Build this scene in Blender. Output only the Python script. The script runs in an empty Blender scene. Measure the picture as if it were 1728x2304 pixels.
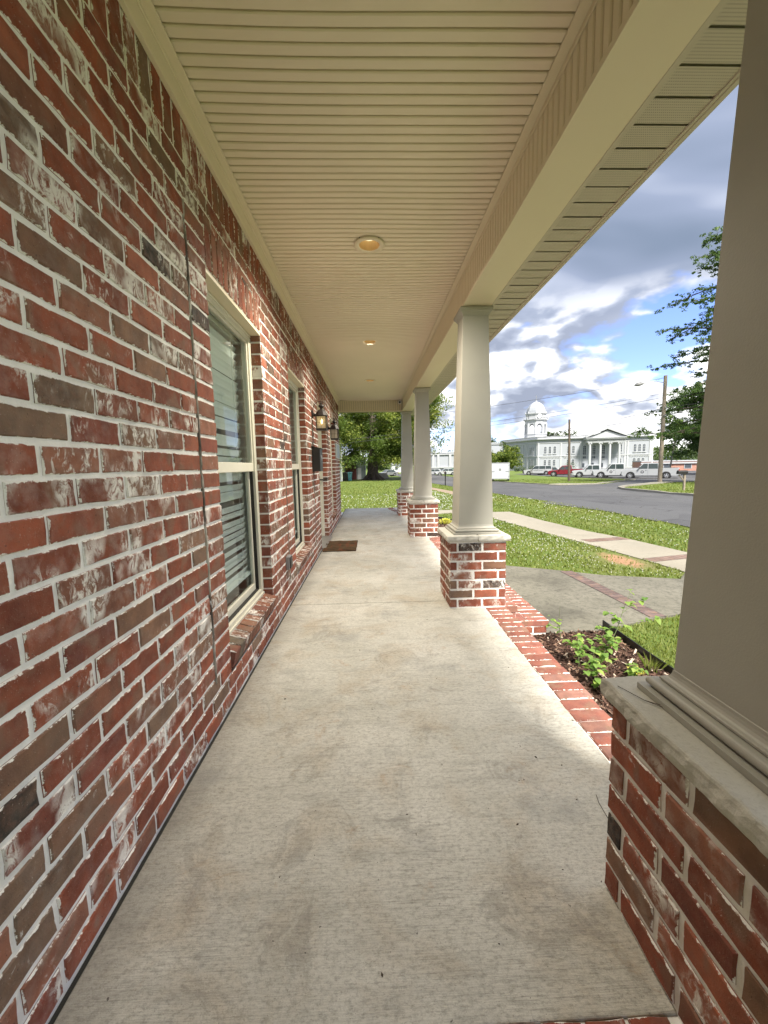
import bpy, bmesh, math, random
import numpy as np
from mathutils import Vector, Matrix
random.seed(7); rng = np.random.default_rng(7)
R = math.radians; PI = math.pi
S = bpy.context.scene
C = S.collection

# ------------------------------------------------------------------ camera
F_PX, PITCH, YAW, ROLL, CAM_H = 917.9, 6.487, 1.759, -1.122, 1.218
cd = bpy.data.cameras.new('camera'); cam = bpy.data.objects.new('camera', cd); C.objects.link(cam)
cd.sensor_fit = 'VERTICAL'; cd.sensor_height = 36.0; cd.lens = F_PX*36.0/2304.0
cd.clip_start = 0.02; cd.clip_end = 3000
_p, _w, _r = R(PITCH), R(YAW), R(ROLL)
Fv = Vector((math.sin(_w)*math.cos(_p), math.cos(_w)*math.cos(_p), -math.sin(_p)))
R0 = Vector((math.cos(_w), -math.sin(_w), 0))
U0 = R0.cross(Fv)
X_ = R0*math.cos(_r) + U0*math.sin(_r); Y_ = U0*math.cos(_r) - R0*math.sin(_r)
M = Matrix((X_, Y_, -Fv)).transposed().to_4x4(); M.translation = Vector((0, 0, CAM_H))
cam.matrix_world = M
S.camera = cam

# ------------------------------------------------------------------ light, sky, exposure
SUN_EL, SUN_AZ = 53.0, 168.0          # azimuth from +Y clockwise: behind the camera, a little to the right
S.view_settings.view_transform = 'Standard'; S.view_settings.look = 'None'
S.view_settings.gamma = 1.0; S.view_settings.use_curve_mapping = False
S.view_settings.exposure = 3.0
sl = bpy.data.lights.new('sun', 'SUN'); sun = bpy.data.objects.new('sun', sl); C.objects.link(sun)
sl.energy = 1.5; sl.angle = R(10.0); sl.color = (1.0, 0.95, 0.86)
sd = Vector((math.sin(R(SUN_AZ))*math.cos(R(SUN_EL)), math.cos(R(SUN_AZ))*math.cos(R(SUN_EL)), math.sin(R(SUN_EL))))
sun.rotation_euler = sd.to_track_quat('Z', 'Y').to_euler(); sun.location = sd*60

W = bpy.data.worlds.new('World'); S.world = W; W.use_nodes = True
nt = W.node_tree; N = nt.nodes; N.clear()
def wn(t, **k):
    n = N.new(t)
    for a, b in k.items(): setattr(n, a, b)
    return n
def wl(a, b): nt.links.new(a, b)
def wmath(op, a, b=None, c=None, clamp=False):
    n = wn('ShaderNodeMath', operation=op, use_clamp=clamp)
    for i, v in enumerate((a, b, c)):
        if v is None: continue
        if isinstance(v, (int, float)): n.inputs[i].default_value = v
        else: wl(v, n.inputs[i])
    return n.outputs[0]
sky = wn('ShaderNodeTexSky', sky_type='NISHITA', sun_disc=False, sun_elevation=R(SUN_EL), sun_rotation=R(SUN_AZ), altitude=100, air_density=1.0, dust_density=0.6, ozone_density=1.4)
tc = wn('ShaderNodeTexCoord')
sep = wn('ShaderNodeSeparateXYZ'); wl(tc.outputs['Generated'], sep.inputs[0])
el = wmath('MAXIMUM', sep.outputs[2], 0.0)
mp = wn('ShaderNodeMapping'); mp.inputs['Scale'].default_value = (1, 1, 2.1); mp.inputs['Location'].default_value = (3.35, 1.7, 0.42)
wl(tc.outputs['Generated'], mp.inputs[0])
def wnoise(scale, detail, rough, dist=0.0, off=None):
    n = wn('ShaderNodeTexNoise'); n.inputs['Scale'].default_value = scale; n.inputs['Detail'].default_value = detail
    n.inputs['Roughness'].default_value = rough; n.inputs['Distortion'].default_value = dist
    if off:
        v = wn('ShaderNodeVectorMath', operation='ADD'); wl(mp.outputs[0], v.inputs[0]); v.inputs[1].default_value = off; wl(v.outputs[0], n.inputs['Vector'])
    else: wl(mp.outputs[0], n.inputs['Vector'])
    return n.outputs['Fac']
def wramp(fac, pts, interp='LINEAR'):
    r = wn('ShaderNodeValToRGB'); r.color_ramp.interpolation = interp
    e = r.color_ramp.elements
    while len(e) > 1: e.remove(e[0])
    e[0].position = pts[0][0]; e[0].color = (*pts[0][1], 1)
    for p_, c_ in pts[1:]:
        q = e.new(p_); q.color = (*c_, 1)
    wl(fac, r.inputs[0]); return r.outputs[0]
def cloud(off):
    v = wn('ShaderNodeVectorMath', operation='ADD'); wl(mp.outputs[0], v.inputs[0]); v.inputs[1].default_value = off
    w_ = wn('ShaderNodeTexNoise'); w_.inputs['Scale'].default_value = 6.0; w_.inputs['Detail'].default_value = 4; wl(v.outputs[0], w_.inputs['Vector'])
    ws = wn('ShaderNodeVectorMath', operation='SCALE'); wl(w_.outputs['Color'], ws.inputs[0]); ws.inputs[3].default_value = .10
    v2 = wn('ShaderNodeVectorMath', operation='ADD'); wl(v.outputs[0], v2.inputs[0]); wl(ws.outputs[0], v2.inputs[1])
    tot = None
    for sc_, am in ((7.0, .17), (19.0, .08)):
        vo = wn('ShaderNodeTexVoronoi', feature='F1'); vo.inputs['Scale'].default_value = sc_; wl(v2.outputs[0], vo.inputs['Vector'])
        q = wmath('MULTIPLY', wmath('SUBTRACT', 0.5, vo.outputs['Distance']), am); tot = q if tot is None else wmath('ADD', tot, q)
    nn_ = wn('ShaderNodeTexNoise'); nn_.inputs['Scale'].default_value = 2.9; nn_.inputs['Detail'].default_value = 7; nn_.inputs['Roughness'].default_value = .5; wl(v.outputs[0], nn_.inputs['Vector'])
    return wmath('ADD', tot, nn_.outputs['Fac'])
n_big = cloud((0, 0, 0)); n_lit = cloud((-0.012, 0.015, 0.045))
n_soft = wnoise(2.3, 3, 0.5, 0.4, off=(5, 2, 1))
# coverage: broken near the horizon, a gap of blue above, thick layer high up
bias = wramp(el, [(0.0, (.62,)*3), (0.10, (.59,)*3), (0.20, (.63,)*3), (0.25, (.60,)*3), (0.29, (.575,)*3), (0.35, (.69,)*3), (0.5, (.76,)*3), (1.0, (.72,)*3)])
dens = wmath('ADD', n_big, wmath('SUBTRACT', bias, 0.5))
cover = wmath('MULTIPLY', wmath('SUBTRACT', dens, 0.515), 16.0, clamp=True)
lit = wmath('MULTIPLY_ADD', wmath('SUBTRACT', n_big, n_lit), 7.5, 0.60, clamp=True)
high = wmath('MULTIPLY', wmath('SUBTRACT', el, 0.24), 9.0, clamp=True)
lowcol = wramp(lit, [(0.0, (.20, .225, .29)), (0.35, (.31, .34, .41)), (0.6, (.60, .61, .65)), (0.9, (.98, .97, .96))])
hicol = wramp(n_soft, [(0.3, (.13, .165, .23)), (0.45, (.20, .235, .32)), (0.56, (.40, .43, .51)), (0.68, (.86, .86, .90))])
def wmix(f, a, b):
    m = wn('ShaderNodeMix', data_type='RGBA'); wl(f, m.inputs[0]) if not isinstance(f, float) else setattr(m.inputs[0], 'default_value', f)
    for k, v in ((6, a), (7, b)):
        if isinstance(v, tuple): m.inputs[k].default_value = (*v, 1)
        else: wl(v, m.inputs[k])
    return m.outputs[2]
ccol = wmix(high, lowcol, hicol)
SKY_STR = 0.10
sc = wn('ShaderNodeVectorMath', operation='SCALE'); wl(ccol, sc.inputs[0]); sc.inputs[3].default_value = 0.265/SKY_STR
skyc = wn('ShaderNodeVectorMath', operation='MULTIPLY'); wl(sky.outputs[0], skyc.inputs[0]); skyc.inputs[1].default_value = (.27, .28, .40)
fin = wmix(cover, skyc.outputs[0], sc.outputs[0])
bg = wn('ShaderNodeBackground'); bg.inputs['Strength'].default_value = SKY_STR; wl(fin, bg.inputs[0])
wo = wn('ShaderNodeOutputWorld'); wl(bg.outputs[0], wo.inputs[0])

S.cycles.max_bounces = 7; S.cycles.diffuse_bounces = 4; S.cycles.glossy_bounces = 3; S.cycles.transparent_max_bounces = 10
S.cycles.use_denoising = True

# ------------------------------------------------------------------ material helpers
MATS = {}
class G:
    def __init__(s, name, rough=0.6, metallic=0.0, spec=0.5):
        s.m = bpy.data.materials.new(name); s.m.use_nodes = True; MATS[name] = s.m
        s.t = s.m.node_tree; s.b = s.t.nodes['Principled BSDF']; s.out = s.t.nodes['Material Output']
        s.b.inputs['Roughness'].default_value = rough; s.b.inputs['Metallic'].default_value = metallic
        s.b.inputs['Specular IOR Level'].default_value = spec
        s.geo = None
    def n(s, t, **k):
        n = s.t.nodes.new(t)
        for a, b in k.items(): setattr(n, a, b)
        return n
    def l(s, a, b): s.t.links.new(a, b)
    def pos(s):
        if not s.geo: s.geo = s.n('ShaderNodeNewGeometry')
        return s.geo.outputs['Position']
    def noise(s, scale, detail=4, rough=0.55, stretch=(1, 1, 1), dist=0, rot=None):
        mpn = s.n('ShaderNodeMapping'); mpn.inputs['Scale'].default_value = stretch; s.l(s.pos(), mpn.inputs[0])
        if rot: mpn.inputs['Rotation'].default_value = rot
        n = s.n('ShaderNodeTexNoise'); n.inputs['Scale'].default_value = scale; n.inputs['Detail'].default_value = detail
        n.inputs['Roughness'].default_value = rough; n.inputs['Distortion'].default_value = dist; s.l(mpn.outputs[0], n.inputs['Vector'])
        return n.outputs['Fac']
    def math(s, op, a, b=None, c=None, clamp=False):
        n = s.n('ShaderNodeMath', operation=op, use_clamp=clamp)
        for i, v in enumerate((a, b, c)):
            if v is None: continue
            if isinstance(v, (int, float)): n.inputs[i].default_value = v
            else: s.l(v, n.inputs[i])
        return n.outputs[0]
    def step(s, v, lo, hi):
        return s.math('MULTIPLY', s.math('SUBTRACT', v, lo), 1.0/(hi-lo), clamp=True)
    def mix(s, f, a, b, blend='MIX'):
        m = s.n('ShaderNodeMix', data_type='RGBA', blend_type=blend)
        if isinstance(f, (int, float)): m.inputs[0].default_value = f
        else: s.l(f, m.inputs[0])
        for k, v in ((6, a), (7, b)):
            if isinstance(v, tuple): m.inputs[k].default_value = (*v, 1)
            else: s.l(v, m.inputs[k])
        return m.outputs[2]
    def col(s, c):
        if isinstance(c, tuple): s.b.inputs['Base Color'].default_value = (*c, 1)
        else: s.l(c, s.b.inputs['Base Color'])
    def bump(s, h, strength=0.3, dist=0.01):
        b = s.n('ShaderNodeBump'); b.inputs['Strength'].default_value = strength; b.inputs['Distance'].default_value = dist
        s.l(h, b.inputs['Height']); s.l(b.outputs[0], s.b.inputs['Normal'])
def simple(name, c, rough=0.6, metallic=0.0, var=0.12, scale=6.0, bump=0.0, bscale=80, spec=0.5):
    g = G(name, rough, metallic, spec)
    f = g.noise(scale, 5)
    g.col(g.mix(g.step(f, .3, .7), tuple(x*(1-var) for x in c), tuple(min(1, x*(1+var)) for x in c)))
    if bump: g.bump(g.noise(bscale, 4), bump, 0.004)
    return g.m
def emis(name, c, strength):
    g = G(name); g.col((0, 0, 0)); g.b.inputs['Emission Color'].default_value = (*c, 1); g.b.inputs['Emission Strength'].default_value = strength
    f = g.noise(20); g.l(g.mix(f, c, tuple(min(1, x*1.1) for x in c)), g.b.inputs['Emission Color']); return g.m

MORTAR = (.82, .80, .74)
def brick_mat(name, mode, smear_all=0.0):
    g = G(name, 0.88, spec=0.25)
    if mode == 'obj':
        oi = g.n('ShaderNodeObjectInfo'); base, al = oi.outputs['Color'], oi.outputs['Alpha']
    else:
        at = g.n('ShaderNodeVertexColor', layer_name='tint'); base, al = at.outputs['Color'], at.outputs['Alpha']
    big = g.noise(14, 3); mid = g.noise(60, 6, .65); fine = g.noise(260, 3, .6)
    c = g.mix(g.step(big, .38, .62), g.mix(1.0, base, (.80, .80, .82), 'MULTIPLY'), g.mix(1.0, base, (1.16, 1.12, 1.06), 'MULTIPLY'))
    taupe = g.noise(9, 2, .5, (1, 1, 1), .4)
    c = g.mix(g.math('MULTIPLY', g.step(taupe, .54, .64), .55), c, (.19, .125, .085))
    c = g.mix(g.math('MULTIPLY', g.step(mid, .42, .7), .38), c, (.24, .12, .08))
    c = g.mix(g.math('MULTIPLY', g.step(fine, .66, .72), .55), c, (.50, .42, .34))
    c = g.mix(g.math('MULTIPLY', g.step(g.noise(190, 2, .5), .70, .73), .8), c, (.03, .02, .018))
    # mortar washed over some bricks, in streaks
    sn = g.noise(34, 7, .72, (1.0, 1.0, .62), .8); haze_n = g.noise(22, 4, .6)
    thr = g.math('MULTIPLY_ADD', al, -.30, .72)
    sm = g.math('MULTIPLY', g.math('SUBTRACT', sn, thr), 10.0, clamp=True)
    sm = g.math('MULTIPLY', sm, g.step(g.noise(7, 2, .5), .46, .58))
    film = g.math('MULTIPLY', g.step(haze_n, .45, .75), g.math('MULTIPLY', al, .16))
    c = g.mix(film, c, MORTAR)
    c = g.mix(g.math('MULTIPLY', sm, .82), c, MORTAR)
    # ragged mortar over the brick's edges (UV is -1..1 over the face, stored 0..1)
    uv = g.n('ShaderNodeUVMap', uv_map='face'); sp = g.n('ShaderNodeSeparateXYZ'); g.l(uv.outputs[0], sp.inputs[0])
    da = g.math('MULTIPLY', g.math('SUBTRACT', 1.0, g.math('ABSOLUTE', g.math('MULTIPLY_ADD', sp.outputs[0], 2.0, -1.0))), .098)
    db = g.math('MULTIPLY', g.math('SUBTRACT', 1.0, g.math('ABSOLUTE', g.math('MULTIPLY_ADD', sp.outputs[1], 2.0, -1.0))), .033)
    d = g.math('MINIMUM', da, db)
    en = g.math('ADD', g.noise(48, 5, .7), g.math('MULTIPLY', g.noise(13, 2), .5))
    edge = g.math('MULTIPLY', g.math('SUBTRACT', g.math('MULTIPLY_ADD', en, .022, -.0150), d), 900.0, clamp=True)
    edge = g.math('MULTIPLY', edge, g.math('MULTIPLY', al, 20.0, clamp=True))
    c = g.mix(g.math('MULTIPLY', edge, .9), c, MORTAR)
    g.col(c)
    g.bump(g.math('ADD', g.math('MULTIPLY', mid, .7), g.math('ADD', g.math('MULTIPLY', fine, .5), g.math('MULTIPLY', sm, .5))), .55, .0035)
    return g.m
M_BRICK = brick_mat('brick_single', 'obj'); M_BRICKS = brick_mat('brick_mass', 'attr')
g = G('mortar', .92, spec=.2)
g.col(g.mix(g.step(g.noise(18, 5), .3, .7), (.76, .74, .69), (.90, .88, .83))); g.bump(g.noise(120, 6, .7), .6, .004); M_MORTAR = g.m
g = G('caulk', .8); g.col(g.mix(g.step(g.noise(9, 5, .6, (1, 1, .6)), .42, .6), (.085, .065, .050), (.42, .39, .33))); g.bump(g.noise(60, 4), .5, .004); M_CAULK = g.m
# concrete porch floor with broom finish and stains
g = G('porch_concrete', .78, spec=.3)
n1 = g.noise(1.1, 6, .6); n2 = g.noise(3.2, 5, .6, (1, 1, 1), .5); n3 = g.noise(150, 4, .7)
broom = g.noise(24, 6, .75, (.32, 9.0, 1)); broom2 = g.noise(5, 3, .6, (.35, 6.0, 1))
c = g.mix(g.step(n1, .32, .68), (.48, .465, .40), (.67, .65, .585))
c = g.mix(g.math('MULTIPLY', g.step(n2, .50, .68), .50), c, (.42, .33, .22))
c = g.mix(g.math('MULTIPLY', g.step(g.noise(1.7, 3, .5, (1, .6, 1)), .60, .74), .5), c, (.33, .32, .28))
c = g.mix(g.math('MULTIPLY', g.step(g.noise(60, 6, .85, (.8, 1.4, 1)), .47, .62), .55), c, (.20, .19, .16))
c = g.mix(g.math('MULTIPLY', g.step(g.noise(9, 6, .75, (.6, 1.5, 1)), .50, .68), .35), c, (.24, .23, .20))
c = g.mix(g.math('MULTIPLY', g.math('MULTIPLY', g.step(broom, .50, .62), .55), g.step(g.noise(1.3, 4, .6), .38, .62)), c, (.17, .16, .135))
c = g.mix(g.math('MULTIPLY', g.step(g.noise(5.5, 6, .7, (1, 1, 1), .8), .60, .70), .42), c, (.40, .25, .13))
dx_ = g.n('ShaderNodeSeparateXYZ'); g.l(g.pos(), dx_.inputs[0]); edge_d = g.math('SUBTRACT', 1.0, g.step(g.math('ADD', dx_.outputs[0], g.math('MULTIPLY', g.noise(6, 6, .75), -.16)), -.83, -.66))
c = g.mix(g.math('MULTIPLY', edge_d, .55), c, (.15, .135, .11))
c = g.mix(g.math('MULTIPLY', g.step(g.noise(3.3, 7, .78, (1, 1, 1), 1.2), .555, .60), .30), c, (.20, .19, .165))
c = g.mix(g.math('MULTIPLY', g.step(g.noise(2.4, 5, .7), .55, .70), .50), c, (.24, .24, .23))
c = g.mix(g.math('MULTIPLY', g.step(broom2, .55, .7), .16), c, (.16, .15, .13))
c = g.mix(g.math('MULTIPLY', g.step(n3, .58, .70), .6), c, (.17, .155, .13))
c = g.mix(g.math('MULTIPLY', g.step(g.noise(70, 2, .5), .73, .76), .8), c, (.06, .05, .045))
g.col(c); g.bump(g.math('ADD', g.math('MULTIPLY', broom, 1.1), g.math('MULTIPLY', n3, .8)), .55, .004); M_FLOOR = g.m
def concrete(name, a, b, dark, dk=.5):
    g = G(name, .85, spec=.25)
    n1 = g.noise(1.6, 6, .65); n2 = g.noise(140, 3, .7); n3 = g.noise(19, 7, .8, (1, 1, 1), .4)
    c = g.mix(g.step(n1, .3, .7), a, b)
    c = g.mix(g.math('MULTIPLY', g.step(n3, .47, .66), dk), c, dark)
    c = g.mix(g.math('MULTIPLY', g.step(g.noise(.8, 4, .6), .5, .66), dk*.9), c, dark)
    c = g.mix(g.math('MULTIPLY', g.step(n2, .55, .72), .45), c, dark)
    g.col(c); g.bump(n2, .4, .004); return g.m
M_WALK = concrete('walk_concrete', (.125, .118, .092), (.185, .172, .138), (.042, .040, .030), .75)
M_SIDEWALK = concrete('sidewalk_concrete', (.23, .21, .165), (.30, .27, .215), (.14, .125, .095), .35)
M_KERB = concrete('kerb_concrete', (.22, .21, .175), (.29, .27, .23), (.12, .11, .09))
M_STONE = concrete('cap_limestone', (.47, .455, .40), (.60, .585, .525), (.30, .28, .235), .28)
g = G('asphalt', .9, spec=.3)
c = g.mix(g.step(g.noise(.35, 6, .6), .3, .7), (.050, .050, .053), (.085, .085, .088))
c = g.mix(g.math('MULTIPLY', g.step(g.noise(.25, 5, .6, (1.0, .12, 1)), .5, .68), .5), c, (.125, .122, .118))
cr = g.n('ShaderNodeTexVoronoi', feature='DISTANCE_TO_EDGE'); cr.inputs['Scale'].default_value = .55
dv = g.n('ShaderNodeVectorMath', operation='ADD'); nn = g.n('ShaderNodeTexNoise'); nn.inputs['Scale'].default_value = 1.3; g.l(g.pos(), nn.inputs['Vector'])
g.l(g.pos(), dv.inputs[0]); g.l(nn.outputs['Color'], dv.inputs[1]); g.l(dv.outputs[0], cr.inputs['Vector'])
c = g.mix(g.math('MULTIPLY', g.math('LESS_THAN', cr.outputs['Distance'], .012), .75), c, (.03, .03, .03))
c = g.mix(g.math('MULTIPLY', g.step(g.noise(90, 2, .6), .55, .75), .5), c, (.15, .15, .15))
g.col(c); g.bump(g.noise(120, 3), .5, .006); M_ASPH = g.m
M_ASPH2 = simple('asphalt_patch', (.068, .068, .070), .92, var=.3, scale=30, bump=.5, bscale=90)
# lawn soil with grass colour, bare reddish spots
g = G('lawn', .95, spec=.15)
c = g.mix(g.step(g.noise(.22, 5, .6), .35, .65), (.085, .115, .028), (.135, .16, .045))
c = g.mix(g.step(g.noise(2.2, 6, .7), .35, .7), c, (.11, .17, .035))
c = g.mix(g.math('MULTIPLY', g.step(g.noise(34, 5, .8), .5, .72), .6), c, (.045, .085, .012))
c = g.mix(g.math('MULTIPLY', g.step(g.noise(.55, 4, .6, (1, .45, 1)), .58, .72), .6), c, (.21, .17, .085))
vd = g.n('ShaderNodeVectorMath', operation='DISTANCE'); mpn = g.n('ShaderNodeMapping'); mpn.inputs['Scale'].default_value = (1.6, .62, 0); g.l(g.pos(), mpn.inputs[0]); g.l(mpn.outputs[0], vd.inputs[0]); vd.inputs[1].default_value = (3.87*1.6, 6.15*.62, 0)
dd = g.math('ADD', vd.outputs['Value'], g.math('MULTIPLY', g.noise(5, 5, .7), .5))
c = g.mix(g.math('SUBTRACT', 1.0, g.step(dd, .45, .62)), c, (.32, .19, .11))
g.col(c); g.bump(g.noise(30, 6, .8), .8, .03); M_LAWN = g.m
def leafmat(name, a, b, bright, trans=.25):
    g = G(name, .6, spec=.25)
    at = g.n('ShaderNodeVertexColor', layer_name='tint'); sp = g.n('ShaderNodeSeparateColor'); g.l(at.outputs['Color'], sp.inputs[0])
    c = g.mix(sp.outputs[0], a, b); c = g.mix(g.math('MULTIPLY', g.step(sp.outputs[1], .62, 1.0), .9), c, bright); g.col(c)
    tr = g.n('ShaderNodeBsdfTranslucent'); g.l(g.mix(1.0, c, (1.5, 1.6, .7), 'MULTIPLY'), tr.inputs[0])
    mx = g.n('ShaderNodeMixShader'); mx.inputs[0].default_value = trans
    g.l(g.b.outputs[0], mx.inputs[1]); g.l(tr.outputs[0], mx.inputs[2]); g.l(mx.outputs[0], g.out.inputs[0]); return g.m
M_LEAF = leafmat('oak_leaves', (.045, .080, .014), (.13, .17, .030), (.36, .37, .09), .32)
M_LEAF2 = leafmat('elm_leaves', (.035, .070, .022), (.085, .14, .038), (.17, .24, .06))
M_LEAF3 = leafmat('far_leaves', (.035, .060, .020), (.070, .10, .030), (.10, .14, .045))
M_GRASS = leafmat('grass_blades', (.10, .132, .024), (.175, .205, .046), (.25, .26, .09), .35)
M_SPROUT = leafmat('sapling_leaves', (.11, .20, .045), (.20, .31, .07), (.33, .42, .10), .45)
M_YEL = leafmat('yellow_leaves', (.50, .48, .06), (.62, .60, .12), (.7, .68, .2), .3)
M_BARK = simple('bark', (.070, .052, .040), .9, var=.4, scale=5, bump=.8, bscale=12)
M_STEM = simple('stem', (.10, .13, .05), .8)
M_CLOVER = simple('clover_white', (.48, .48, .42), .8, var=.05)
M_CREAM = simple('cream_vinyl', (.74, .655, .49), .42, var=.025, scale=1.2)
M_CREAM_CEIL = simple('cream_soffit', (.78, .69, .54), .45, var=.03, scale=1.5)
M_GROOVE = simple('soffit_groove', (.26, .22, .14), .8, var=.1)
M_COIL = simple('cream_coil', (.72, .64, .47), .38, var=.02, scale=.8)
M_COLUMN = simple('column_paint', (.365, .353, .305), .55, var=.05, scale=3, bump=.12, bscale=220)
M_FRAME = simple('window_frame', (.62, .595, .49), .4, var=.04)
M_GASKET = simple('dark_gasket', (.018, .017, .015), .8)
g = G('soffit_perforated', .45)
vx = g.n('ShaderNodeSeparateXYZ'); g.l(g.pos(), vx.inputs[0])
fx = g.math('ABSOLUTE', g.math('SUBTRACT', g.math('FRACT', g.math('MULTIPLY', vx.outputs[0], 130)), .5))
fy = g.math('ABSOLUTE', g.math('SUBTRACT', g.math('FRACT', g.math('MULTIPLY', vx.outputs[1], 90)), .5))
dot = g.math('LESS_THAN', g.math('ADD', g.math('MULTIPLY', fx, fx), g.math('MULTIPLY', fy, fy)), .05)
g.col(g.mix(g.math('MULTIPLY', dot, .65), (.52, .47, .375), (.07, .06, .045))); M_PERF = g.m
M_SOFF = simple('cream_outer_soffit', (.52, .47, .375), .45, var=.03)
M_BLACK = simple('black_metal', (.012, .011, .010), .45, var=.3)
M_BRONZE = simple('bronze_metal', (.012, .007, .005), .55, var=.4, scale=30)
M_WHITE = simple('white_paint', (.80, .80, .78), .5, var=.03)
M_DOOR = simple('door_paint', (.66, .64, .56), .4, var=.03)
M_GREY = simple('grey_plastic', (.20, .20, .20), .5)
M_THRESH = simple('threshold_metal', (.32, .31, .29), .4, .6)
M_DARK = simple('dark_room', (.02, .02, .018), .9)
M_ROOM = simple('room_wall', (.50, .49, .45), .9)
M_BLIND = simple('blind_slat', (.86, .88, .84), .55, var=.03)
g = G('window_glass', .02); g.col((.02, .025, .025)); g.m.blend_method = 'BLEND' if hasattr(g.m, 'blend_method') else None
gl = g.n('ShaderNodeBsdfGlossy'); gl.inputs['Roughness'].default_value = .015; gl.inputs[0].default_value = (.95, .98, 1, 1)
tp = g.n('ShaderNodeBsdfTransparent'); tp.inputs[0].default_value = (.90, .97, .94, 1); lw = g.n('ShaderNodeFresnel'); lw.inputs[0].default_value = 1.52
mx = g.n('ShaderNodeMixShader'); g.l(g.math('MULTIPLY_ADD', lw.outputs[0], .8, .02, clamp=True), mx.inputs[0]); g.l(tp.outputs[0], mx.inputs[1]); g.l(gl.outputs[0], mx.inputs[2]); g.l(mx.outputs[0], g.out.inputs[0]); M_GLASS = g.m
g = G('seeded_glass', .1); tp = g.n('ShaderNodeBsdfTransparent'); tp.inputs[0].default_value = (.85, .82, .76, 1)
df = g.n('ShaderNodeBsdfTranslucent'); df.inputs[0].default_value = (.8, .75, .65, 1); mx = g.n('ShaderNodeMixShader'); mx.inputs[0].default_value = .45
g.col((.7, .65, .55)); m2 = g.n('ShaderNodeMixShader'); m2.inputs[0].default_value = .25
g.l(tp.outputs[0], mx.inputs[1]); g.l(df.outputs[0], mx.inputs[2]); g.l(mx.outputs[0], m2.inputs[1]); g.l(g.b.outputs[0], m2.inputs[2]); g.l(m2.outputs[0], g.out.inputs[0]); M_LGLASS = g.m
M_BULB = emis('lamp_bulb', (1.0, .70, .28), 2.5)
M_CAN = emis('can_bulb', (1.0, .84, .48), .17)
M_BULB_OFF = simple('bulb_off', (.6, .5, .35), .3)
g = G('can_cone', .5); g.col((.62, .40, .20)); M_CONE = g.m; g.col(g.mix(g.noise(30), (.60, .39, .19), (.66, .44, .22)))
g = G('doormat', .98, spec=.1)
c = g.mix(g.step(g.noise(16, 6, .7, (.4, 1.6, 1)), .35, .65), (.035, .020, .011), (.13, .085, .045)); c = g.mix(g.math('MULTIPLY', g.step(g.noise(7, 4, .6, (2.5, .4, 1)), .5, .65), .6), c, (.16, .05, .025)); g.col(c); g.bump(g.noise(200, 3), .9, .006); M_MAT = g.m
g = G('mulch_soil', .95, spec=.1); g.col(g.mix(g.noise(30, 6), (.045, .025, .018), (.12, .07, .05))); g.bump(g.noise(40, 6, .7), 1, .03); M_SOIL = g.m
g = G('mulch_chips', .9, spec=.15); at = g.n('ShaderNodeVertexColor', layer_name='tint'); g.col(g.mix(1.0, at.outputs['Color'], g.mix(g.noise(80), (.8,)*3, (1.2,)*3), 'MULTIPLY')); M_CHIP = g.m
M_WOODPOLE = simple('pole_wood', (.23, .19, .145), .9, var=.25, scale=4, bump=.5, bscale=20)
M_WOODDARK = simple('pole_wood_dark', (.10, .075, .055), .9, var=.25, scale=4)
M_WIRE = simple('wire', (.03, .03, .035), .7)
M_COURT = simple('courthouse_white', (.31, .325, .355), .75, var=.04, scale=.4)
M_COURT2 = simple('courthouse_trim', (.385, .395, .41), .7, var=.03)
M_COURTROOF = simple('courthouse_roof', (.30, .31, .31), .8, var=.08)
M_SIDING = simple('white_siding', (.42, .435, .45), .7, var=.04)
M_GSIDING = simple('grey_siding', (.33, .37, .36), .75, var=.08)
M_REDDOOR = simple('red_wood', (.11, .028, .020), .6, var=.2)
M_WGLASS = simple('dark_window', (.06, .07, .085), .15, var=.25)
M_PINK = simple('pink_brick_far', (.38, .20, .15), .9)
M_TEAL = simple('teal_plastic', (.06, .20, .22), .5)
M_DGREEN = simple('dumpster_green', (.025, .12, .07), .6)
M_CARW = simple('car_white', (.33, .34, .35), .22, var=.01)
M_CARR = simple('car_red', (.16, .010, .018), .22, var=.1)
M_CARG = simple('car_grey', (.15, .155, .16), .25, var=.1)
M_CGLASS = simple('car_glass', (.03, .04, .04), .06, var=.2, scale=2)
M_TYRE = simple('tyre', (.02, .02, .02), .85)
M_RIM = simple('rim', (.55, .55, .56), .3, .7)
M_TAIL = simple('tail_lamp', (.35, .02, .02), .3)
M_LAMPC = simple('head_lamp', (.55, .57, .58), .15)
M_TRIMB = simple('black_trim', (.02, .02, .022), .6)
M_PLAQ = simple('plaque_grey', (.25, .30, .30), .4)
M_EDGE = simple('black_edging', (.010, .010, .010), .45)
M_FARROOF = simple('far_roof', (.16, .13, .11), .9)

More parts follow.
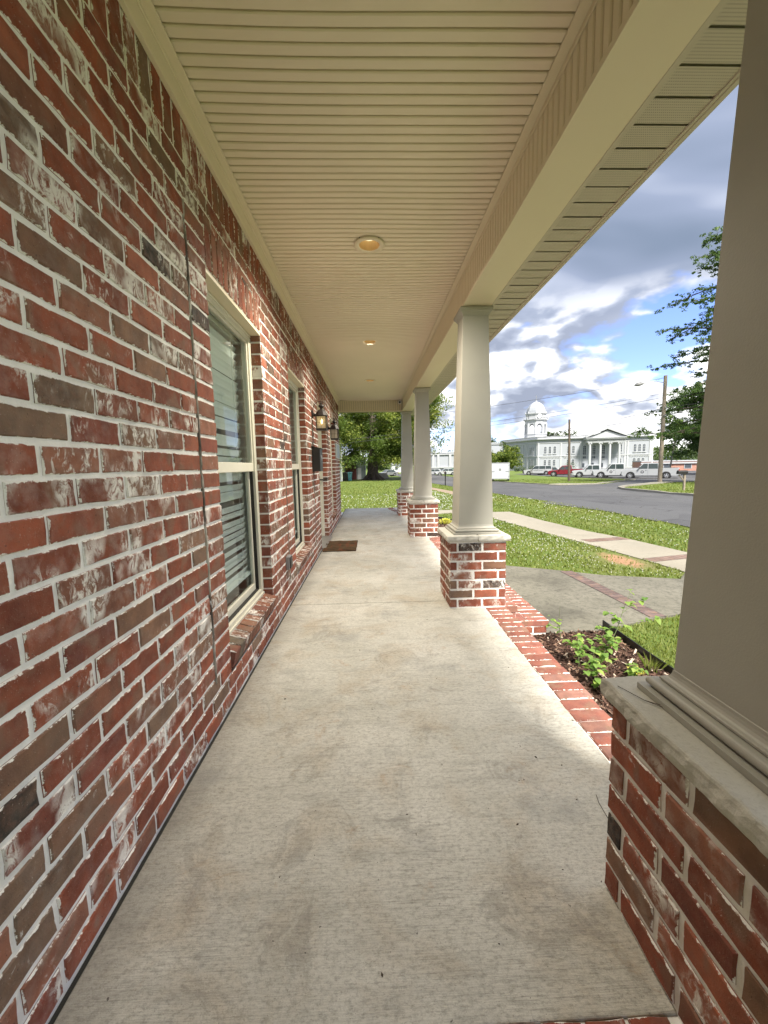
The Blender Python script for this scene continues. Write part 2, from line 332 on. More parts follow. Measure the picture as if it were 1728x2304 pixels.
# ------------------------------------------------------------------ object helpers
def link(o, parent=None):
    C.objects.link(o)
    if parent is not None: o.parent = parent
    return o
def tag(o, label=None, cat=None, group=None, kind=None):
    if label: o['label'] = label
    if cat: o['category'] = cat
    if group: o['group'] = group
    if kind: o['kind'] = kind
    return o
def empty(name, loc=(0, 0, 0), rz=0.0, label=None, cat=None, group=None, parent=None):
    o = bpy.data.objects.new(name, None); o.location = loc; o.rotation_euler = (0, 0, rz); o.empty_display_size = .1
    link(o, parent); tag(o, label, cat, group); return o
class MB:
    """vertices and faces of one mesh, with optional tints"""
    def __init__(s): s.v = []; s.f = []; s.c = []
    def add(s, vs, fs, c=None):
        k = len(s.v); s.v += [tuple(p) for p in vs]; s.f += [tuple(i+k for i in f) for f in fs]; s.c += [c]*len(fs); return s
    def box(s, x0, x1, y0, y1, z0, z1, c=None):
        return s.add([(x0, y0, z0), (x1, y0, z0), (x1, y1, z0), (x0, y1, z0), (x0, y0, z1), (x1, y0, z1), (x1, y1, z1), (x0, y1, z1)],
                     [(0, 3, 2, 1), (4, 5, 6, 7), (0, 1, 5, 4), (1, 2, 6, 5), (2, 3, 7, 6), (3, 0, 4, 7)], c)
    def tube(s, pts, rads, n=8, cap=True, c=None):
        rings = []
        for i, p in enumerate(pts):
            p = Vector(p)
            d = (Vector(pts[min(i+1, len(pts)-1)])-Vector(pts[max(i-1, 0)])).normalized()
            a = d.cross(Vector((0, 0, 1)));
            if a.length < 1e-3: a = Vector((1, 0, 0))
            a.normalize(); b = d.cross(a)
            r = rads[i] if isinstance(rads, (list, tuple)) else rads
            rings.append([p+(a*math.cos(2*PI*k/n)+b*math.sin(2*PI*k/n))*r for k in range(n)])
        vs = [q for rg in rings for q in rg]; fs = []
        for i in range(len(rings)-1):
            for k in range(n): fs.append((i*n+k, (i+1)*n+k, (i+1)*n+(k+1) % n, i*n+(k+1) % n))
        if cap: fs += [tuple(range(n)), tuple(reversed(range((len(rings)-1)*n, len(rings)*n)))]
        return s.add(vs, fs, c)
    def lathe(s, prof, cx, cy, n=16, rot=0, sq=1.0, c=None):
        vs = [(cx+r*math.cos(2*PI*k/n+rot), cy+r*math.sin(2*PI*k/n+rot)*sq, z) for r, z in prof for k in range(n)]; fs = []
        for i in range(len(prof)-1):
            for k in range(n): fs.append((i*n+k, i*n+(k+1) % n, (i+1)*n+(k+1) % n, (i+1)*n+k))
        fs += [tuple(reversed(range(n))), tuple(range((len(prof)-1)*n, len(prof)*n))]
        return s.add(vs, fs, c)
    def prism(s, poly, a, b, f):
        """poly of 2D points, extruded from a to b; f(p, q, t) -> 3D"""
        n = len(poly); vs = [f(p, q, a) for p, q in poly]+[f(p, q, b) for p, q in poly]
        return s.add(vs, [tuple(range(n)), tuple(range(2*n-1, n-1, -1))]+[(i, i+n, (i+1) % n+n, (i+1) % n) for i in range(n)])
    def mesh(s, name, mat):
        me = bpy.data.meshes.new(name); me.from_pydata(s.v, [], s.f); me.materials.append(mat)
        if any(c is not None for c in s.c):
            ca = me.color_attributes.new('tint', 'FLOAT_COLOR', 'CORNER')
            arr = np.concatenate([np.tile(np.array(c if c is not None else (1, 1, 1, 0), dtype=np.float32), len(f)) for c, f in zip(s.c, s.f)])
            ca.data.foreach_set('color', arr)
        me.update(); return me
    def build(s, name, mat, parent=None, loc=None, bevel=0, smooth=False, fix=False):
        me = s.mesh(name, mat)
        if fix or smooth:
            bm = bmesh.new(); bm.from_mesh(me); bmesh.ops.remove_doubles(bm, verts=bm.verts, dist=1e-5); bmesh.ops.recalc_face_normals(bm, faces=bm.faces); bm.to_mesh(me); bm.free()
        o = bpy.data.objects.new(name, me)
        if loc: o.location = loc
        if bevel:
            b = o.modifiers.new('bevel', 'BEVEL'); b.width = bevel; b.segments = 2; b.limit_method = 'ANGLE'
        if smooth:
            for p_ in me.polygons: p_.use_smooth = True
        return link(o, parent)
def bx(name, dims, mat, parent=None, bevel=0):
    return MB().box(*dims).build(name, mat, parent, bevel=bevel)
def np_mesh(name, V, Fc, mat, tint=None, parent=None, kind=None):
    """fast mesh: V (n,3), Fc (m,k) all faces k-gons, tint (m,4) per face"""
    me = bpy.data.meshes.new(name); n, (m, k) = len(V), Fc.shape
    me.vertices.add(n); me.vertices.foreach_set('co', V.astype(np.float32).ravel())
    me.loops.add(m*k); me.loops.foreach_set('vertex_index', Fc.astype(np.int32).ravel())
    me.polygons.add(m); me.polygons.foreach_set('loop_start', np.arange(0, m*k, k, dtype=np.int32)); me.polygons.foreach_set('loop_total', np.full(m, k, dtype=np.int32))
    me.materials.append(mat)
    if tint is not None:
        ca = me.color_attributes.new('tint', 'FLOAT_COLOR', 'CORNER'); ca.data.foreach_set('color', np.repeat(tint.astype(np.float32), k, axis=0).ravel())
    me.update(calc_edges=True)
    o = bpy.data.objects.new(name, me); link(o, parent)
    if kind: o['kind'] = kind
    return o
def zg(x, y):
    return np.interp(np.hypot(x, y), [0, 12, 60, 90, 150, 2000], [-.32, -.32, -1.0, -1.15, -1.4, -1.4])
def drape(name, poly, mat, off, cell=1.5, thick=0.0, parent=None, kind='structure'):
    bm = bmesh.new(); vs = [bm.verts.new((x, y, 0)) for x, y in poly]; bm.faces.new(vs)
    xs = [p[0] for p in poly]; ys = [p[1] for p in poly]
    for ax, lo, hi in ((0, min(xs), max(xs)), (1, min(ys), max(ys))):
        v = math.ceil(lo/cell)*cell
        while v < hi:
            no = (1, 0, 0) if ax == 0 else (0, 1, 0); co = (v, 0, 0) if ax == 0 else (0, v, 0)
            bmesh.ops.bisect_plane(bm, geom=bm.verts[:]+bm.edges[:]+bm.faces[:], plane_co=co, plane_no=no); v += cell
    if thick:
        r = bmesh.ops.extrude_face_region(bm, geom=bm.faces[:])
        low = [e for e in r['geom'] if isinstance(e, bmesh.types.BMVert)]; ls = set(low)
        for v in bm.verts: v.co.z = float(zg(v.co.x, v.co.y))+(off-thick if v in ls else off)
    else:
        for v in bm.verts: v.co.z = float(zg(v.co.x, v.co.y))+off
    bmesh.ops.recalc_face_normals(bm, faces=bm.faces)
    me = bpy.data.meshes.new(name); bm.to_mesh(me); bm.free(); me.materials.append(mat)
    if not thick and me.polygons[0].normal.z < 0: me.flip_normals()
    o = bpy.data.objects.new(name, me); link(o, parent)
    if kind and parent is None: o['kind'] = kind
    return o
def copy_tree(o, parent=None, kids=None):
    kids = kids or {}
    c = o.copy(); C.objects.link(c); c.parent = parent
    for ch in list(o.children): copy_tree(ch, c)
    return c

# ------------------------------------------------------------------ bricks
BASES = [((.260, .076, .043), 20), ((.222, .064, .038), 16), ((.29, .094, .055), 12), ((.240, .102, .066), 10), ((.205, .115, .075), 6), ((.175, .115, .080), 4), ((.21, .064, .045), 7), ((.040, .034, .030), 1.4)]
_bw = [w for _, w in BASES]
def brick_tint():
    c = random.choices(BASES, _bw)[0][0]; k = random.uniform(.80, 1.12)
    a = random.choices([.15, .4, .75, 1.05], [4, 4, 3.2, 3])[0]*random.uniform(.8, 1.1)
    return (c[0]*k, c[1]*k, c[2]*k, min(1, a))
def sal_tint():
    k = random.uniform(.6, .9); c = random.choice([(.30, .105, .078), (.33, .125, .095), (.27, .095, .07), (.30, .15, .12)]); return (c[0]*k, c[1]*k, c[2]*k, random.uniform(.015, .35))
def brick_geo(L, H, D, jit=.0022, seed=None):
    """front face centred at origin looking +X, length along Y, height along Z; irregular outline, eased edge"""
    rr = random.Random(seed)
    a, b = L/2, H/2; ys = [-a, -a*.35, a*.35, a]; pts = [(y, -b) for y in ys]+[(a, 0)]+[(y, b) for y in reversed(ys)]+[(-a, 0)]
    out = [(y+rr.uniform(-jit, jit), z+rr.uniform(-jit, jit)) for y, z in pts]; n = len(out); e = min(.0035, H*.1)
    inn = [(y*(1-e/a), z*(1-e/b)) for y, z in out]
    vs = [(rr.uniform(-.0012, .0012), y, z) for y, z in inn]+[(-.004, y, z) for y, z in out]+[(-D, y, z) for y, z in out]
    fs = [tuple(range(n))]+[(i, i+n, (i+1) % n+n, (i+1) % n) for i in range(n)]+[(i+n, i+2*n, (i+1) % n+2*n, (i+1) % n+n) for i in range(n)]+[tuple(range(3*n-1, 2*n-1, -1))]
    uv = []
    for fi, f in enumerate(fs):
        for i in f:
            if fi <= n: y, z = out[i % n] if i >= n else inn[i]; uv.append(((y/a)*.5+.5, (z/b)*.5+.5))
            else: uv.append((.5, .5))
    return vs, fs, uv
_bcache = {}
def brick_mesh(L, H, D, mat):
    key = (round(L, 3), round(H, 3), round(D, 3), random.randrange(5))
    if key not in _bcache:
        vs, fs, uv = brick_geo(L, H, D, seed=hash(key) & 0xffff)
        me = bpy.data.meshes.new('brick'); me.from_pydata(vs, [], fs); me.materials.append(M_BRICK)
        l = me.uv_layers.new(name='face'); l.data.foreach_set('uv', np.array(uv, dtype=np.float32).ravel()); me.update(); _bcache[key] = me
    return _bcache[key]
def rotm(axis_x, axis_y):
    """matrix whose local +X is the outward normal and +Y the length axis"""
    x = Vector(axis_x); y = Vector(axis_y); z = x.cross(y); return Matrix((x, y, z)).transposed().to_4x4()
MX = rotm((1, 0, 0), (0, 1, 0))
def place_brick(parent, loc, rot, L, H, D, tint=None):
    o = bpy.data.objects.new('brick', brick_mesh(L, H, D, M_BRICK)); m = rot.copy(); m.translation = Vector(loc)
    m = m @ Matrix.Rotation(random.gauss(0, .005), 4, 'X') @ Matrix.Translation((random.uniform(0, .001), 0, 0))
    o.matrix_local = m; o.color = tint or brick_tint(); link(o, parent); return o
def brick_mass(name, parent, items):
    """items: (loc, rot, L, H, D, tint) joined into one mesh"""
    V = []; Fc = []; UV = []; T = []
    for loc, rot, L, H, D, t in items:
        vs, fs, uv = brick_geo(L, H, D, seed=random.randrange(1 << 30)); k = len(V); m = rot.copy(); m.translation = Vector(loc)
        t = t or brick_tint()
        V += [tuple(m @ Vector(v)) for v in vs]; Fc += [tuple(i+k for i in f) for f in fs]; UV += uv; T += [t]*sum(len(f) for f in fs)
    me = bpy.data.meshes.new(name); me.from_pydata(V, [], Fc); me.materials.append(M_BRICKS)
    l = me.uv_layers.new(name='face'); l.data.foreach_set('uv', np.array(UV, dtype=np.float32).ravel())
    ca = me.color_attributes.new('tint', 'FLOAT_COLOR', 'CORNER'); ca.data.foreach_set('color', np.array(T, dtype=np.float32).ravel()); me.update()
    o = bpy.data.objects.new(name, me); link(o, parent); o['kind'] = 'stuff'; return o
def screen_size(P, L, Hh, nrm):
    """rough picture area of a brick, to choose which ones become separate parts"""
    P = Vector(P); q = M.inverted() @ P
    if q.z > -.05: return 0
    u, v = q.x/-q.z*F_PX, q.y/-q.z*F_PX
    if abs(u) > 890 or abs(v) > 1180: return 0
    d = P-Vector((0, 0, CAM_H)); return L*Hh*abs(d.dot(Vector(nrm)))/d.length/(q.z*q.z)

# ================================================================== GROUND
rings = [0]+list(np.arange(1, 61, 1.0))+[65, 70, 80, 90, 105, 120, 150, 200, 300, 500, 900, 1500]
NA = 128; V = [(0, 0, -.32)]
for r in rings[1:]:
    for k in range(NA):
        a = 2*PI*k/NA; V.append((r*math.cos(a), r*math.sin(a), float(zg(r, 0))))
Fc = [(0, 1+k, 1+(k+1) % NA) for k in range(NA)]
for i in range(len(rings)-2):
    b0 = 1+i*NA; b1 = b0+NA
    for k in range(NA): Fc.append((b0+k, b1+k, b1+(k+1) % NA, b0+(k+1) % NA))
me = bpy.data.meshes.new('ground'); me.from_pydata(V, [], Fc); me.materials.append(M_LAWN); me.update()
ground = link(bpy.data.objects.new('ground', me)); ground['kind'] = 'structure'

ROAD = [(7.0, -40), (7.1, -5), (7.2, 9), (7.5, 12), (7.45, 16), (7.1, 19.3), (6.8, 33), (6.5, 45), (6.2, 70), (5.9, 120), (16.5, 120), (14.6, 84), (14.1, 60), (13.6, 44.5), (14.4, 38), (14.6, 34.7), (15.25, 32.4), (17.0, 30.6), (16.3, 26), (15.2, 22.5), (15.0, 18.8), (14.8, 5), (14.8, -40)]
drape('road', ROAD, M_ASPH, .02, 2.0)
LOT = [(15.25, 32.4), (17.0, 30.6), (16.3, 26.0), (18.2, 28.6), (21.5, 31.7), (26.8, 35.7), (45, 43.5), (70, 56), (120, 75), (120, 100), (60, 98), (38, 96), (30.4, 86), (29.2, 70), (29.0, 60), (29.6, 54), (30.3, 48.5), (29.6, 44.4), (25.2, 40.0), (19.4, 33.6)]
LOT = [p for p in LOT if p != (17.0, 30.6)]
drape('parking_lot', LOT, M_ASPH, .028, 2.5)
drape('road_patch', [(6.75, 16.0), (7.6, 16.9), (8.75, 16.8), (8.95, 13.6), (8.87, 11.4), (8.0, 10.3), (7.17, 9.95), (7.35, 12.5)], M_ASPH2, .026, 2.0)
drape('side_apron', [(14.9, 35.0), (15.35, 32.5), (19.2, 33.5), (19.6, 34.6), (17.5, 35.6)], M_SIDEWALK, .034, 2.0)
# front walk, sidewalk, far walks
WALKP = [(1.50, 3.45), (2.05, 3.47), (2.27, 3.56), (2.66, 3.70), (2.97, 3.79), (3.6, 4.02), (4.5, 4.45), (4.32, 5.35), (3.94, 4.98), (3.09, 5.25), (2.64, 5.55), (2.0, 5.9), (1.50, 6.75)]
walk = drape('front_walk', WALKP, M_WALK, .02, 1.0, thick=.08)
SIDEW = [(4.35, 4.3), (5.3, 4.3), (5.22, 6.5), (5.04, 7.83), (4.77, 8.77), (4.52, 10.7), (4.44, 12.9), (3.55, 12.9), (3.41, 11.24), (3.75, 8.93), (4.02, 7.38), (4.22, 5.95), (4.27, 5.4)]
drape('sidewalk', SIDEW, M_SIDEWALK, .012, 1.0, thick=.08)
drape('sidewalk_south', [(4.45, 4.29), (4.6, 0), (4.9, -12), (6.1, -12), (5.6, 0), (5.3, 4.29)], M_SIDEWALK, .012, 2.0, thick=.08)
WALK2 = [(1.15, 12.55), (3.5, 12.95), (4.0, 13.18), (3.9, 13.9), (2.3, 13.83), (1.15, 13.75)]
drape('side_walk', WALK2, M_SIDEWALK, .016, 1.0, thick=.08)
M_PATH = concrete('worn_path', (.22, .165, .11), (.27, .21, .15), (.16, .115, .08), .3)
PATH = [(4.5, 15.1), (5.45, 18.1), (5.27, 26.3), (4.9, 33.3), (4.5, 50), (3.7, 50), (4.3, 29.7), (4.55, 23), (4.45, 18)]
drape('worn_path', PATH, M_PATH, .012, 2.0)

def kerb(name, pts, h=.11, w=.15):
    m = MB(); P = []
    for (x0, y0), (x1, y1) in zip(pts[:-1], pts[1:]):
        n = max(1, int(math.hypot(x1-x0, y1-y0)/1.2))
        for i in range(n): t = i/n; P.append((x0+(x1-x0)*t, y0+(y1-y0)*t))
    P.append(pts[-1]); vs = []
    for i, (x, y) in enumerate(P):
        a = Vector(P[min(i+1, len(P)-1)])-Vector(P[max(i-1, 0)]); a.normalize(); nx, ny = -a.y*w/2, a.x*w/2; z = float(zg(x, y))
        hh = h*(.75+.5*random.random())
        vs += [(x-nx, y-ny, z-.05), (x-nx*.85, y-ny*.85, z+hh), (x+nx*.85, y+ny*.85, z+hh), (x+nx, y+ny, z-.05)]
    fs = []
    for i in range(len(P)-1):
        for k in range(3): fs.append((i*4+k, i*4+k+1, i*4+k+5, i*4+k+4))
    m.add(vs, fs); o = m.build(name, M_KERB, fix=True); o['kind'] = 'structure'; return o
kerb('kerb', [(13.55, 44.6), (14.35, 38.0), (14.6, 35.6), (15.1, 34.2), (16.4, 34.6), (19.2, 34.2), (25.0, 40.3), (29.4, 44.6), (30.0, 48.5), (29.4, 54)])
kerb('kerb', [(15.05, -10), (15.05, 18.8), (15.2, 22.5), (15.6, 24.7), (16.2, 26.1), (17.1, 27.5), (18.4, 28.7), (21.5, 31.5), (26.8, 35.5)], .13, .22)
kerb('kerb', [(14.7, 90), (14.2, 60), (13.65, 46.5)])

# ================================================================== PORCH FLOOR
WX, PX0, PX1 = -.746, .945, 1.13
BX, PW = .647, .477
PY = [1.031-.477, 3.336, 6.804, 9.765]
pf = empty('porch_floor'); pf['kind'] = 'structure'
for y0, y1 in ((.752, 3.536), (3.544, 6.9), (6.908, 9.72), (9.728, 11.8)):
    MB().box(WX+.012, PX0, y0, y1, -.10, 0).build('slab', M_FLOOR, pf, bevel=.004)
bx('foundation', (WX-.2, PX1-.012, .56, 11.8, -.45, -.105), M_MORTAR, pf)
bx('isolation_strip', (WX-.01, WX+.012, .56, 11.8, -.1, -.008), M_GASKET, pf)
bx('mortar_bed', (PX0+.001, PX1-.012, .56, 11.8, -.104, -.006), M_MORTAR, pf)
bx('mortar_bed', (WX+.012, PX0, .56, .751, -.104, -.006), M_MORTAR, pf)
UP = rotm((0, 0, 1), (1, 0, 0)); UPY = rotm((0, 0, 1), (0, 1, 0))
def edging(parent, x0, x1, ya, yb, z, pitch=.0865, D=.062, wob=.004):
    n = round((yb-ya)/pitch); p = (yb-ya)/n
    for i in range(n):
        t = sal_tint()
        place_brick(parent, ((x0+x1)/2+random.gauss(0, wob), ya+(i+.5)*p, z+random.gauss(0, .0012)), UP, x1-x0-.004, p-.009, D, t)
edging(pf, PX0+.002, PX1, .56, 3.335, .0015)
edging(pf, PX0+.002, 1.24, 3.815, 6.80, .0015)
edging(pf, 1.126, 1.24, 3.36, 3.815, .0015)
edging(pf, PX0+.002, PX1, 7.285, 9.76, .0015)
for i in range(16):   # edging across the near end of the slab
    x = WX+.06+i*.0975
    if x > .60: break
    t = brick_tint(); place_brick(pf, (x, .655, .002), rotm((0, 0, 1), (0, 1, 0)), .188, .088, .062, (t[0]*1.1, t[1], t[2], t[3]))
# curved brick edge of the landing beyond the last pier
for i in range(16):
    t = i/15; x = .79-.24*math.sin(t*PI/2); y = 10.3+1.45*t
    place_brick(pf, (x, y, .002), rotm((0, 0, 1), Vector((1, .15*t, 0)).normalized()), .17, .085, .005)
# steps between the second and third pier
st = empty('porch_steps', (0, 0, 0)); st['kind'] = 'structure'
bx('step_core', (1.06, 1.51, 3.41, 6.75, -.45, -.166), M_MORTAR, st)
bx('step_core', (1.119, 1.225, 3.375, 6.79, -.45, -.062), M_MORTAR, st)
n = 37
for i in range(n):
    y = 3.40+(i+.5)*(6.76-3.40)/n
    t = sal_tint()
    place_brick(st, (1.44, y, -.158), UP, .185, .083, .05, t)
for i in range(17):
    y = 3.40+(i+.5)*(6.76-3.40)/17
    place_brick(st, (1.30, y, -.158), UPY, .19, .088, .05, sal_tint())
for z in (-.245, -.315):   # brick faces under the nosing
    for i in range(16): place_brick(st, (1.517, 3.5+(i+(.5 if z < -.3 else 0))*.208, z), MX, .19, .058, .05)
    for x, w in ((1.20, .12), (1.335, .12), (1.455, .105)): place_brick(st, (x, 3.407, z), rotm((0, -1, 0), (1, 0, 0)), w, .058, .05)
for x in (1.155, 1.205): place_brick(st, (x, 3.372, -.09), rotm((0, -1, 0), (1, 0, 0)), .045, .052, .05)
for i in range(16): place_brick(st, (1.228, 3.5+i*.208, -.10), MX, .19, .058, .04)
# brick band across the front walk, and bands across the sidewalk
def band(parent, a, b, w, n, z, tint=(.10, .078, .075, .0)):
    A0, B0 = Vector((*a, 0)), Vector((*b, 0)); dd = (B0-A0).normalized(); q0 = Vector((-dd.y, dd.x, 0))*(w/2+.006); P4 = [A0-q0, B0-q0, B0+q0, A0+q0]
    m = MB(); m.add([(p_.x, p_.y, float(zg(p_.x, p_.y))+z-.0015) for p_ in P4], [(0, 1, 2, 3)]); m.build('band_bed', M_GASKET, parent)
    A = Vector((*a, 0)); B = Vector((*b, 0)); d = (B-A); L = d.length; d.normalize(); q = Vector((-d.y, d.x, 0))
    rot = rotm((0, 0, 1), tuple(-q))
    for i in range(n):
        P = A+d*(L*(i+.5)/n); k = random.uniform(.8, 1.25)
        place_brick(parent, (P.x, P.y, float(zg(P.x, P.y))+z), rot, w, L/n-.008, .03, (tint[0]*k, tint[1]*k, tint[2]*k, tint[3]))
band(walk, (2.70, 5.50), (2.77, 3.745), .165, 20, .0235)
sw = [o for o in C.objects if o.name == 'sidewalk'][0]
band(sw, (4.13, 7.67), (5.03, 7.84), .26, 9, .0155, (.15, .11, .095, .0)); band(sw, (4.24, 6.02), (5.22, 6.25), .22, 9, .0155, (.15, .11, .095, .0))
band(pf, (1.2, 10.6), (1.2, 10.61), .01, 1, .01) if False else None

# ================================================================== HOUSE
house = empty('brick_house', (WX, 0, 0), label='red brick house with a covered porch, cream soffit and tapered columns', cat='house')
HX = -WX       # children live in house space: subtract WX from x
def H(o):      # move world-space geometry under the house
    o.parent = house; o.matrix_parent_inverse = Matrix.Translation((HX, 0, 0)); return o
Y0, Y1 = -3.2, 10.02
# openings (y0, y1, z0, z1)
OPEN = [(2.04, 2.985, .205, 2.15), (3.93, 4.875, .205, 2.15), (5.99, 7.08, -.05, 2.15), (7.78, 8.74, .205, 2.15)]
wall = MB()
ys = [Y0]
for a, b, z0, z1 in OPEN:
    wall.box(WX-.19, WX-.0035, ys[-1], a-.005, -.45, 2.77)
    wall.box(WX-.19, WX-.0035, a-.005, b+.005, z1+.006, 2.77)
    if z0 > 0: wall.box(WX-.19, WX-.0035, a-.005, b+.005, -.45, z0-.02)
    ys.append(b+.005)
wall.box(WX-.19, WX-.0035, ys[-1], Y1-.006, -.45, 2.77)
wall.box(WX-7, WX-.19, Y1-.196, Y1-.006, -.45, 2.9)
wall_o = H(wall.build('wall', M_MORTAR)); 
# brick courses
CH, BL, GAP = .0802, .1945, .0135
JOINTS = [1.835, 3.62, 5.40, 7.46]
items = []
def put(y0, y1, z0, z1, nz=0):
    items.append(((WX, (y0+y1)/2, (z0+z1)/2), y1-y0, z1-z0))
def row(zl, zh, idx, lim0=Y0, lim1=Y1):
    zm = (zl+zh)/2; cuts = []
    for a, b, z0, z1 in OPEN:
        lo = z0-.02 if z0 > 0 else -1
        if lo < zm < z1+.206: cuts.append((a if zm < z1 else a+.0, b, 'o'))
    js = [j for j in JOINTS if .22 < zm < 2.345]
    ed = [(lim0, 'e')]; segs = []; cur = lim0
    ev = sorted([(a, b) for a, b, _ in cuts]+[(j-.0095, j+.0095) for j in js])
    for a, b in ev:
        if a > cur: segs.append((cur, a))
        cur = max(cur, b)
    segs.append((cur, lim1))
    for s0, s1 in segs:
        joint0 = any(abs(s0-j) < .02 for j in js); joint1 = any(abs(s1-j) < .02 for j in js)
        if s1-s0 < .27: put(s0+(.0 if joint0 else 0), s1, zl, zh); continue
        off = (idx % 2)*.104+random.uniform(-.004, .004)+.02; k0 = math.floor((s0-off)/.208); y = s0
        while y < s1-.02:
            k0 += 1; e = min(k0*.208+off, s1)
            if e-y < .045: continue
            if s1-e < .045: e = s1
            put(y+(0 if y == s0 else GAP/2), e-(0 if e == s1 else GAP/2), zl, zh); y = e
for r in range(30):
    row(r*CH+.003+GAP/2, (r+1)*CH+.003-GAP/2, r)
for r in range(4): row(-.40+r*CH, -.40+r*CH+CH-GAP, r)
row(2.409+GAP/2, 2.488-GAP/2, 30)
for (loc, L, Hh) in list(items): pass
# window head filler course, soldiers over the openings and soldier course under the trim
for a, b, z0, z1 in OPEN:
    k = 12 if b-a < 1 else 14
    for i in range(k):
        y = a+(i+.5)*(b-a)/k; items.append(((WX, y, 2.253), (b-a)/k-.013, .192))
    for i in range(5): items.append(((WX, a+(i+.5)*(b-a)/5, 2.381), (b-a)/5-.013, .042))
y = Y0
while y < Y1-.04: items.append(((WX, y+.04, 2.578), .068, .176)); y += .0805
items.sort(key=lambda it: -screen_size(it[0], it[1], it[2], (1, 0, 0)))
DZ = rotm((1, 0, 0), (0, 0, -1))
def wall_item(it):
    loc, L, Hh = it
    if Hh > L: return loc, DZ, Hh, L      # soldiers stand upright
    return loc, MX, L, Hh
mass = []
for i, it in enumerate(items):
    loc, rot, L, Hh = wall_item(it); loc2 = (loc[0]-WX+random.uniform(0, .0025), loc[1], loc[2])
    if i < 300: place_brick(wall_o, (loc2[0]+WX, loc2[1], loc2[2]), rot, L, Hh, .085)
    else: mass.append(((loc2[0]+WX, loc2[1], loc2[2]), rot, L, Hh, .085, None))
brick_mass('brick_courses', wall_o, mass)
# end wall of the house beyond the porch
for j in JOINTS:
    m = MB(); pts = [(WX-.004+random.uniform(-.0015, .0015), j+random.uniform(-.002, .002), z) for z in np.arange(.22, 2.36, .06)]
    m.tube(pts, .0105, 6); H(m.build('expansion_joint', M_CAULK, smooth=True))

